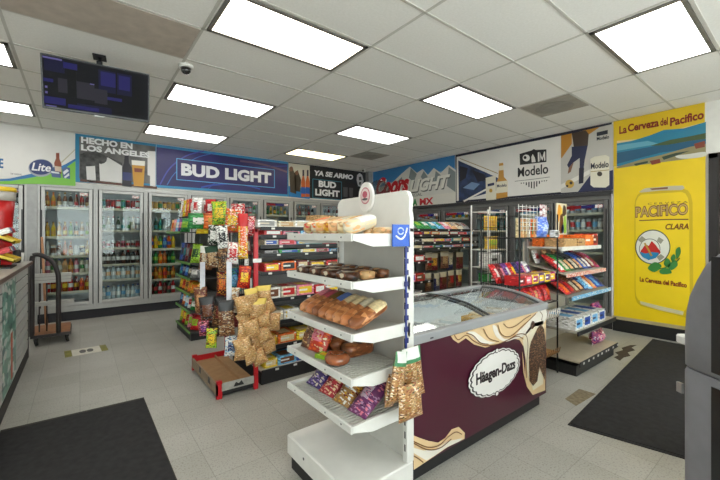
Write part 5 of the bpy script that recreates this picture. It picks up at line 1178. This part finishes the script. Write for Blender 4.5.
# ------------------------------------------------------------------ black wire rack between freezer and chips
WIRE = mat((38, 38, 40), 0.4, 0.5)
KX0, KX1, KY0, KY1 = 3.03, 3.765, 1.62, 2.0
wr = thing('wire_rack', 'black wire candy rack between the freezer and the chip shelf unit', 'shelf rack', ((KX0 + KX1) / 2, 1.81, 0))
for x in (KX0, KX1):
    for y in (KY0, KY1): part('post', MB().cyl((x, y, 0), (x, y, 1.58), 0.008, n=8), WIRE, wr, w=True)
for z in (0.2, 0.56, 0.72, 0.92, 1.35):
    b = MB()
    for k in range(9): b.cyl((KX0, KY0 + (KY1 - KY0) * k / 8, z), (KX1, KY0 + (KY1 - KY0) * k / 8, z), 0.003, n=5)
    for k in range(5): b.cyl((KX0 + (KX1 - KX0) * k / 4, KY0, z - 0.004), (KX0 + (KX1 - KX0) * k / 4, KY1, z - 0.004), 0.004, n=5)
    b.cyl((KX0, KY0, z), (KX1, KY0, z), 0.006, n=6)
    part('wire_shelf', b, WIRE, wr, w=True)
b = MB()
for k in range(19): b.cyl((KX0 + 0.04 * k, KY1, 0.25), (KX0 + 0.04 * k, KY1, 1.58), 0.0025, n=5)
for z in (0.4, 0.7, 1.0, 1.2, 1.45, 1.57): b.cyl((KX0, KY1, z), (KX1, KY1, z), 0.003, n=5)
part('wire_back', b, WIRE, wr, w=True)
b = MB()
for k in range(7): b.cyl((KX0 + 0.02, KY0 + 0.02, 1.42 + 0.035 * k), (KX0 + 0.36, KY0 + 0.02, 1.42 + 0.035 * k), 0.003, n=5)
for k in range(6): b.cyl((KX0 + 0.02 + 0.068 * k, KY0 + 0.02, 1.42), (KX0 + 0.02 + 0.068 * k, KY0 + 0.02, 1.65), 0.003, n=5)
part('white_basket', b, mat((214, 214, 210), 0.4), wr, w=True, label='white wire basket')
for (z, c, dz, n_) in ((0.565, (206, 196, 176), 0.09, 'cream shelf front with white hooks'), (0.205, (190, 140, 84), 0.06, 'wood brown shelf front with scalloped hooks')):
    s_ = part('shelf_board', MB().box(KX0 + 0.01, KY0 - 0.01, z, KX1 - 0.01, KY1 - 0.02, z + 0.012), mat(c, 0.5, noise=0.1), wr, w=True, label=n_)
    for k in range(15):
        x = KX0 + 0.05 + 0.047 * k
        part('hook', MB().tube([(x, KY0 - 0.012, z), (x, KY0 - 0.03, z + dz * 0.4), (x + 0.008, KY0 - 0.034, z + dz), (x + 0.02, KY0 - 0.03, z + dz), (x + 0.026, KY0 - 0.02, z + dz * 0.4)], 0.005, 5), mat('white' if z > 0.5 else (150, 110, 70), 0.4), s_, w=True)
CB = [(3.10, 'red', 'darkred', 'red candy carton at the left end of the black wire rack'), (3.22, 'red', 'pink', 'second red candy carton on the black wire rack'), (3.34, 'yellow', 'magenta', 'yellow candy carton with magenta face on the black wire rack'),
      (3.46, 'purple', 'yellow', 'purple candy carton with yellow face on the black wire rack'), (3.58, 'yellow', 'purple', 'yellow candy carton with purple face on the black wire rack'), (3.69, 'magenta', 'yellow', 'magenta candy carton at the right end of the black wire rack')]
for x, c, l, n in CB: put(boxm(0.112, 0.14, 0.085, c, l, 'white'), 'candy_carton', n, 'candy', (x, 1.70, 0.924), 0, 'candy cartons on the black wire rack')
for k, (c, l) in enumerate((('red', 'white'), ('darkred', 'pink'), ('purple', 'white'), ('red', 'yellow'), ('navy', 'purple'), ('purple', 'pink'), ('white', 'purple'))):
    put(bagm(0.099, 0.2, 0.05, c, l, None, seed=k, u0=0.22), 'candy_bag', '%s and %s candy bag, %s from left behind the candy cartons' % (cn(c), l, ORD[k]), 'candy', (3.09 + 0.1 * k, 1.84, 0.924), 0, 'candy bags on the black wire rack', rx=math.radians(-30))
for k in range(6):
    put(bagm(0.12, 0.16, 0.06, 'red', ('orange', 'darkred', 'orange', 'peach', 'darkred', 'orange')[k], None, seed=k, u0=0.2), 'snack_bag', 'red snack bag with %s face, %s from left below the candy cartons' % (cn(('orange', 'darkred', 'orange', 'peach', 'darkred', 'orange')[k]), ORD[k]), 'snack', (3.1 + 0.12 * k, 1.68, 0.724), 0, 'red snack bags on the black wire rack', rx=math.radians(-20))
for k, (c, l) in enumerate((('cream', 'beige'), ('peach', 'cream'), ('tan', 'cream'), ('beige', 'white'), ('orange', 'green'), ('peach', 'brown'))):
    put(boxm(0.05, 0.03, 0.17, c, l, 'brown'), 'booklet', '%s booklet, %s from left on the upper tier of the black wire rack' % (c, ORD[k]), 'book', (3.1 + 0.058 * k, 1.67, 1.354), 0.2, 'booklets on the black wire rack', rx=0)
BK = printed((110, 136, 214), ((60, 90, 190), (210, 220, 240)), 22, 0.3, 0.4)
put(bagm(0.24, 0.2, 0.1, (96, 130, 216), (200, 214, 240), ((60, 90, 190), (180, 196, 236)), u0=0.16, v0=0.3, v1=0.55), 'paper_bag', 'blue and white puffy pack on the upper tier of the black wire rack', 'pack', (3.55, 1.68, 1.354), 0)
put(boxm(0.1, 0.05, 0.07, 'white', 'grey', 'charcoal'), 'carton', 'white striped carton right of the blue puffy pack', 'box', (3.745, 1.64, 1.354), 0)
put(bagm(0.15, 0.33, 0.05, (206, 190, 190), 'darkred', ('darkred', (140, 40, 56), 'white'), seed=4, scale=30, u0=0.16, v0=0.2, v1=0.5), 'chip_bag', 'white pack with dark red pattern standing behind the blue puffy pack', 'snack', (3.72, 1.74, 1.354), 0)
pb = thing('picture_board', 'small picture board with orange and brown figures above the orange tray', 'sign', (4.46, 1.87, 1.3775))
part('board', MB().box(-0.13, 0, 0, 0.13, 0.012, 0.365), mat((224, 216, 190), 0.4), pb)
for nm_, poly, c in (('figure', spline([(-0.12, 0.16), (-0.09, 0.25), (-0.03, 0.24), (-0.04, 0.17), (-0.1, 0.1)], 4), (222, 150, 50)), ('figure', spline([(-0.07, 0.02), (-0.04, 0.16), (0.02, 0.17), (0.03, 0.03)], 4), (100, 56, 34)), ('figure', spline([(0.05, 0.02), (0.05, 0.14), (0.1, 0.16), (0.12, 0.03)], 4), (130, 180, 60)), ('figure', ellipse(0.02, 0.05, 0.035, 0.04, 16), (60, 90, 180)), ('figure', spline([(0.02, 0.16), (0.04, 0.25), (0.1, 0.24), (0.11, 0.18)], 4), (60, 44, 40)), ('figure', ellipse(-0.02, 0.2, 0.03, 0.035, 16), (230, 200, 70))):
    part(nm_, MB().prism([(p[0], p[1] * 1.36) for p in poly], 0.0, 0.0012 + 0.0002 * len(poly) / 10, M=Matrix.Rotation(math.pi / 2, 4, 'X')), pm(c), pb)

# ------------------------------------------------------------------ white wire rack
QX0, QX1, QY0, QY1 = 3.62, 4.0, 2.3, 2.52
wq = thing('wire_rack', 'narrow white wire rack behind the freezer holding yellow packs', 'shelf rack', (3.81, 2.41, 0))
WW = mat((220, 219, 212), 0.4)
for x in (QX0, QX1):
    for y in (QY0, QY1): part('post', MB().cyl((x, y, 0), (x, y, 1.66 if y < 2.4 else 1.72), 0.008, n=8), WW, wq, w=True)
for z in (0.5, 0.82, 1.0, 1.2, 1.42, 1.64):
    b = MB()
    for k in range(6): b.cyl((QX0, QY0 + 0.044 * k, z), (QX1, QY0 + 0.044 * k, z), 0.0035, n=5)
    b.cyl((QX0, QY0, z), (QX0, QY1, z), 0.004, n=5).cyl((QX1, QY0, z), (QX1, QY1, z), 0.004, n=5)
    part('wire_shelf', b, WW, wq, w=True)
put(bagm(0.22, 0.17, 0.08, 'yellow', 'gold', ('gold', 'tan')), 'snack_bag', 'yellow pack on the upper shelf of the white wire rack', 'snack', (3.82, 2.4, 1.425), -0.2)
put(bagm(0.22, 0.15, 0.08, 'yellow', 'lime', ('gold', 'tan')), 'snack_bag', 'yellow pack on the middle shelf of the white wire rack', 'snack', (3.84, 2.4, 1.205), -0.2)
put(boxm(0.24, 0.15, 0.16, 'white', 'silver', 'charcoal'), 'carton', 'white carton below the yellow packs on the white wire rack', 'box', (3.84, 2.41, 1.0055), 0)
put(boxm(0.22, 0.15, 0.1, 'green', 'white', 'red'), 'carton', 'green carton low on the white wire rack', 'box', (3.82, 2.41, 0.8255), 0)
put(boxm(0.24, 0.15, 0.12, 'darkred', 'pink', 'white'), 'carton', 'dark red carton at the bottom of the white wire rack', 'box', (3.82, 2.41, 0.5055), 0)

# ------------------------------------------------------------------ sales counter at the left
ct = thing('sales_counter', 'slatted grey sales counter with posters along the left edge', 'counter', (-0.8, 4.1, 0))
CX_, CY0, CY1, CZ = -0.46, 2.7, 5.45, 1.08
part('body', MB().box(-1.1, CY0, 0.1, CX_ - 0.010, CY1, CZ - 0.03), mat((52, 52, 52), 0.6), ct, w=True)
part('kick_plate', MB().box(-1.08, CY0, 0, CX_ + 0.004, CY1, 0.11), mat((40, 36, 34), 0.6), ct, w=True)
for k in range(9):
    z = 0.115 + 0.1035 * k
    part('slat', MB().box(CX_ - 0.012, CY0, z, CX_, CY1, z + 0.088), mat((182, 182, 178), 0.45, noise=0.06), ct, w=True)
part('end_post', MB().box(CX_ - 0.03, CY1, 0, CX_ + 0.006, CY1 + 0.03, CZ), mat((54, 48, 46), 0.5), ct, w=True)
tp = part('top', MB().box(-1.14, CY0 - 0.03, CZ - 0.03, CX_ + 0.035, CY1 + 0.04, CZ), mat((176, 174, 168), 0.3), ct, w=True)
part('edge_trim', MB().box(CX_ + 0.035, CY0 - 0.03, CZ - 0.034, CX_ + 0.04, CY1 + 0.04, CZ - 0.004), mat((92, 66, 58), 0.4), tp, w=True)
def aposter(name, label, y0, y1, z0, z1, c, acc):
    r = thing(name, label, 'poster', (CX_ + 0.001, (y0 + y1) / 2, z0))
    part('sheet', MB().box(0, y0 - (y0 + y1) / 2, 0, 0.002, y1 - (y0 + y1) / 2, z1 - z0), printed(c, acc, 9, 0.3, 0.5), r)
    return r
ps = aposter('poster', 'green and white poster on the front of the sales counter', 3.78, 4.47, 0.13, 1.0, (84, 140, 124), ((150, 190, 180), (40, 90, 90), (200, 206, 200)))
part('red_stripe', MB().box(0.002, 0.05, 0.03, 0.003, 0.14, 0.42), mat((180, 84, 60), 0.5), ps)
# candy tower on it
tw = thing('candy_display', 'yellow stepped candy display tray standing on the sales counter', 'display', (-0.6, 4.58, CZ))
part('stand', MB().box(-0.02, -0.1, 0, 0.02, 0.1, 0.10).box(-0.12, -0.18, 0, 0.12, 0.18, 0.012), BLKM, tw)
for k in range(2):
    t_ = MB().box(-0.13, -0.2, 0, 0.13, 0.2, 0.012).box(0.12, -0.2, 0, 0.13, 0.2, 0.03).box(-0.13, -0.2, 0, -0.12, 0.2, 0.12).box(-0.13, 0.19, 0, 0.13, 0.2, 0.035).box(-0.13, -0.2, 0, 0.13, -0.19, 0.035)
    t_.xform(Matrix.Translation((0.02, 0, 0.10 + 0.17 * k)) @ Matrix.Rotation(math.radians(24), 4, 'Y'))
    part('tray', t_, mat((222, 192, 40), 0.4), tw)
for k in range(2):
    for q in range(4):
        c = ['red', 'white', 'blue', 'red'][(q + k) % 4]
        tl = math.radians(24)
        put(boxm(0.075, 0.2, 0.045, c, 'white' if c != 'white' else 'red', 'blue'), 'candy_pack', '%s candy pack, %s from left in the %s yellow tray' % (c, ORD[q], ['lower', 'upper'][k]), 'candy',
            (-0.58 + 0.0135 * math.sin(tl), 4.445 + 0.09 * q, CZ + 0.10 + 0.17 * k + 0.0135 * math.cos(tl)), -math.pi / 2, 'candy packs in the yellow display', rx=tl)
jr = thing('candy_jar', 'red candy tub with yellow lid at the left photo edge', 'jar', (-0.62, 4.96, CZ))
part('tub', MB().lathe([(0.085, 0), (0.09, 0.02), (0.09, 0.36), (0.1, 0.5), (0.11, 0.66)], 20), mat((188, 30, 30), 0.3), jr)
part('clear_cup', MB().lathe([(0.112, 0.63), (0.118, 0.72)], 20), mat((190, 186, 178), 0.3), jr)
part('lid', MB().lathe([(0.122, 0.72), (0.122, 0.75), (0.11, 0.765)], 20), mat((228, 190, 40), 0.4), jr)
bk = put(MB().lathe([(0.035, 0), (0.04, 0.02), (0.04, 0.13), (0.03, 0.14)], 14).mesh('cup', mat('black', 0.4)), 'cup', 'black cup behind the yellow candy display on the counter', 'cup', (-0.53, 5.2, CZ + 0.001))
bw = put(MB().lathe([(0.035, 0), (0.042, 0.1), (0.038, 0.1)], 14).mesh('cup', mat('white', 0.4)), 'cup', 'white cup at the far end of the sales counter', 'cup', (-0.52, 5.34, CZ + 0.001))

# ------------------------------------------------------------------ hand cart
hc = thing('hand_cart', 'black framed hand cart with wooden deck in front of the coolers', 'cart', (-0.28, 6.1, 0))
CBK = mat((44, 38, 38), 0.45)
part('deck', MB().box(-0.47, 5.93, 0.135, -0.10, 6.42, 0.16), mat((150, 104, 72), 0.6, noise=0.15), hc, w=True)
part('deck_frame', MB().box(-0.48, 5.92, 0.10, -0.09, 6.43, 0.135), CBK, hc, w=True)
fm_ = spline([(-0.465, 0.13), (-0.465, 0.5), (-0.465, 0.9), (-0.46, 1.09), (-0.43, 1.13), (-0.36, 1.11), (-0.27, 1.03), (-0.225, 0.90), (-0.215, 0.8), (-0.215, 0.5), (-0.215, 0.13)], 4, False)
part('handle', MB().tube([(p[0], 5.94, p[1]) for p in fm_], 0.027, 10), CBK, hc, w=True)
part('frame_bar', MB().tube([(-0.46, 5.96, 1.1), (-0.46, 6.03, 0.7), (-0.46, 6.05, 0.15)], 0.012, 6), CBK, hc, w=True)
for z, a, b_, h in ((0.77, -0.45, -0.09, 0.115), (0.485, -0.45, -0.06, 0.05)):
    part('cross_board', MB().box(a, 5.965, z, b_, 6.06, z + h), mat((178, 176, 170), 0.5, noise=0.1), hc, w=True, label='light grey cross board')
    for q in range(2): part('board_groove', MB().box(a, 5.963, z + h * (0.3 + 0.35 * q), b_, 5.965, z + h * (0.33 + 0.35 * q)), mat((90, 88, 84), 0.6), hc, w=True)
part('stay', MB().cyl((-0.40, 6.0, 0.13), (-0.40, 6.0, 0.79), 0.008, n=6), CBK, hc, w=True)
part('stay', MB().cyl((-0.33, 6.0, 0.13), (-0.33, 6.0, 0.79), 0.008, n=6), CBK, hc, w=True)
for x, y in ((-0.43, 5.97), (-0.13, 5.97), (-0.40, 6.38), (-0.13, 6.38)):
    w_ = part('caster', MB().box(x - 0.02, y - 0.02, 0.07, x + 0.02, y + 0.02, 0.10), CBK, hc, w=True)
    part('wheel', MB().cyl((x - 0.014, y + 0.005, 0.042), (x + 0.014, y + 0.005, 0.048), 0.048, n=16), mat((24, 24, 24), 0.6), w_, w=True)
st = put(MB().cyl((0, 0, 0), (-0.06, 0.14, 1.34), 0.018, 0.014, n=8).mesh('stick', mat((176, 128, 92), 0.6, noise=0.15)), 'wooden_stick', 'tan wooden stick leaning behind the hand cart handle', 'stick', (-0.36, 6.56, 0.003))

# ------------------------------------------------------------------ on the floor
def mat_thing(name, label, quad, c, edge):
    cx_ = sum(p[0] for p in quad) / 4; cy_ = sum(p[1] for p in quad) / 4
    r = thing(name, label, 'floor mat', (cx_, cy_, 0))
    part('border', MB().prism([(p[0] - cx_, p[1] - cy_) for p in quad], 0.0, 0.006), edge, r)
    part('pile', MB().prism([((p[0] - cx_) * 0.985, (p[1] - cy_) * 0.965) for p in quad], 0.005, 0.010), c, r)
    return r
PILE = mat((35, 34, 35), 0.95, noise=0.35, scale=24)
mat_thing('floor_mat', 'large black floor mat at the right below the yellow banner', [(2.79, 1.13), (2.95, 0.45), (5.9, 0.62), (5.94, 1.36)], PILE, mat((30, 29, 30), 0.8))
mat_thing('floor_mat', 'black floor mat at the lower left beside the sales counter', [(-0.44, 3.55), (-0.44, 1.35), (0.435, 1.35), (0.425, 3.52)], PILE, mat((54, 50, 44), 0.8))
fs = thing('floor_sticker', 'white floor sticker with olive ends and two grey footprints', 'sticker', (0.06, 5.35, 0), 0.06)
part('sheet', MB().box(-0.2, -0.14, 0, 0.2, 0.14, 0.0015), mat((214, 210, 196), 0.5), fs)
for s_ in (-1, 1): part('end_band', MB().box(s_ * 0.2, -0.14, 0.001, s_ * 0.135, 0.14, 0.0025), mat((130, 126, 62), 0.5, noise=0.25), fs)
for x in (-0.035, 0.035): part('footprint', MB().prism(spline([(x - 0.022, -0.06), (x - 0.03, 0.03), (x, 0.075), (x + 0.03, 0.03), (x + 0.02, -0.06)], 4), 0.001, 0.0025), mat((96, 94, 90), 0.6), fs)
fp = thing('floor_patch', 'brown worn floor patch left of the large black mat', 'floor patch', (2.95, 1.32, 0))
part('patch', MB().prism([(p.x - 2.95, p.y - 1.32) for p in [CAM + (FWD + RGT * ((px - CX) / FPX) + Vector((0, 0, (HY - py) / FPX))) * (CAMH / ((py - HY) / FPX)) for px, py in ((579, 389), (596, 394), (576, 406), (565, 399))]], 0, 0.0015), mat((128, 116, 92), 0.8, noise=0.3, scale=30), fp)
fp = thing('floor_patch', 'dark broken floor patch at the foot of the chip shelf unit', 'floor patch', (4.85, 1.38, 0))
part('patch', MB().prism([(-0.2, -0.03), (-0.12, 0.05), (0.0, 0.04), (0.08, 0.1), (0.25, 0.07), (0.34, 0.11), (0.55, 0.08), (0.62, 0.03), (0.45, 0.04), (0.36, -0.02), (0.2, 0.01), (0.08, -0.05), (-0.05, -0.02)], 0, 0.0015), mat((66, 54, 44), 0.8, noise=0.4, scale=30), fp)

# ------------------------------------------------------------------ kiosk and white counter at the right edge
def rc(t, r, z): return CAM + FWD * t + RGT * r + Vector((0, 0, z - CAMH))
kp = rc(1.0, 1.315, 0)
ks = thing('kiosk', 'rounded dark grey plastic kiosk cut by the right photo edge', 'kiosk', kp, -YAW)
KG = mat((120, 120, 126), 0.45, noise=0.06, scale=20)
def kiosk_ring(z, xl, xr, yf, yb, r_=0.07, n=5):
    p = []
    for (cx_, cy_, a0) in ((xl + r_, yf + r_, math.pi), (xr - r_, yf + r_, 1.5 * math.pi), (xr - r_, yb - r_, 0), (xl + r_, yb - r_, 0.5 * math.pi)):
        for k in range(n + 1):
            a = a0 + 0.5 * math.pi * k / n
            p.append((cx_ + r_ * math.cos(a), cy_ + r_ * math.sin(a), z))
    return p
def loft(rings):
    b = MB(); n = len(rings[0]); vs = [v for r_ in rings for v in r_]; fs = []
    for i in range(len(rings) - 1):
        for k in range(n):
            fs.append((i * n + k, i * n + (k + 1) % n, (i + 1) * n + (k + 1) % n, (i + 1) * n + k))
    b.add(vs, fs, 0, True)
    b.add(rings[0], [tuple(range(n))[::-1]]); b.add(rings[-1], [tuple(range(n))])
    return b
XL = -0.325
part('lower_housing', loft([kiosk_ring(z, XL + d_, 0.3, -0.16, 0.12, 0.04) for z, d_ in ((0, 0.02), (0.05, 0.0), (0.97, 0.0), (0.982, 0.006))]), KG, ks)
part('upper_housing', loft([kiosk_ring(z, XL + d_, 0.3, -0.16, yb, 0.04) for z, d_, yb in ((0.982, 0.012, 0.12), (0.99, 0.001, 0.12), (1.08, 0.0, 0.12), (1.15, 0.0, 0.115), (1.2, 0.002, 0.106), (1.25, 0.004, 0.085), (1.3, 0.006, 0.058), (1.335, 0.01, 0.02), (1.36, 0.02, -0.03), (1.37, 0.04, -0.07))]), KG, ks)
part('fascia', MB().box(XL - 0.003, -0.11, 0.2, XL + 0.03, 0.01, 0.96).box(XL - 0.003, -0.11, 1.0, XL + 0.03, 0.01, 1.325), mat((16, 16, 18), 0.3), ks)
part('hinge_plate', MB().box(XL - 0.006, 0.1, 0.9, XL + 0.002, 0.118, 0.93), mat((170, 170, 172), 0.3, 0.8), ks)
wc = thing('service_counter', 'white topped service counter behind the grey kiosk', 'counter', rc(1.75, 2.225, 0), -YAW)
part('cabinet', MB().box(-0.3, -0.2, 0, 0.6, 0.3, 0.765), mat((190, 190, 188), 0.5), wc)
part('top', MB().box(-0.41, -0.24, 0.765, 0.62, 0.32, 0.815), mat((206, 206, 204), 0.3), wc, bevel=0.008)
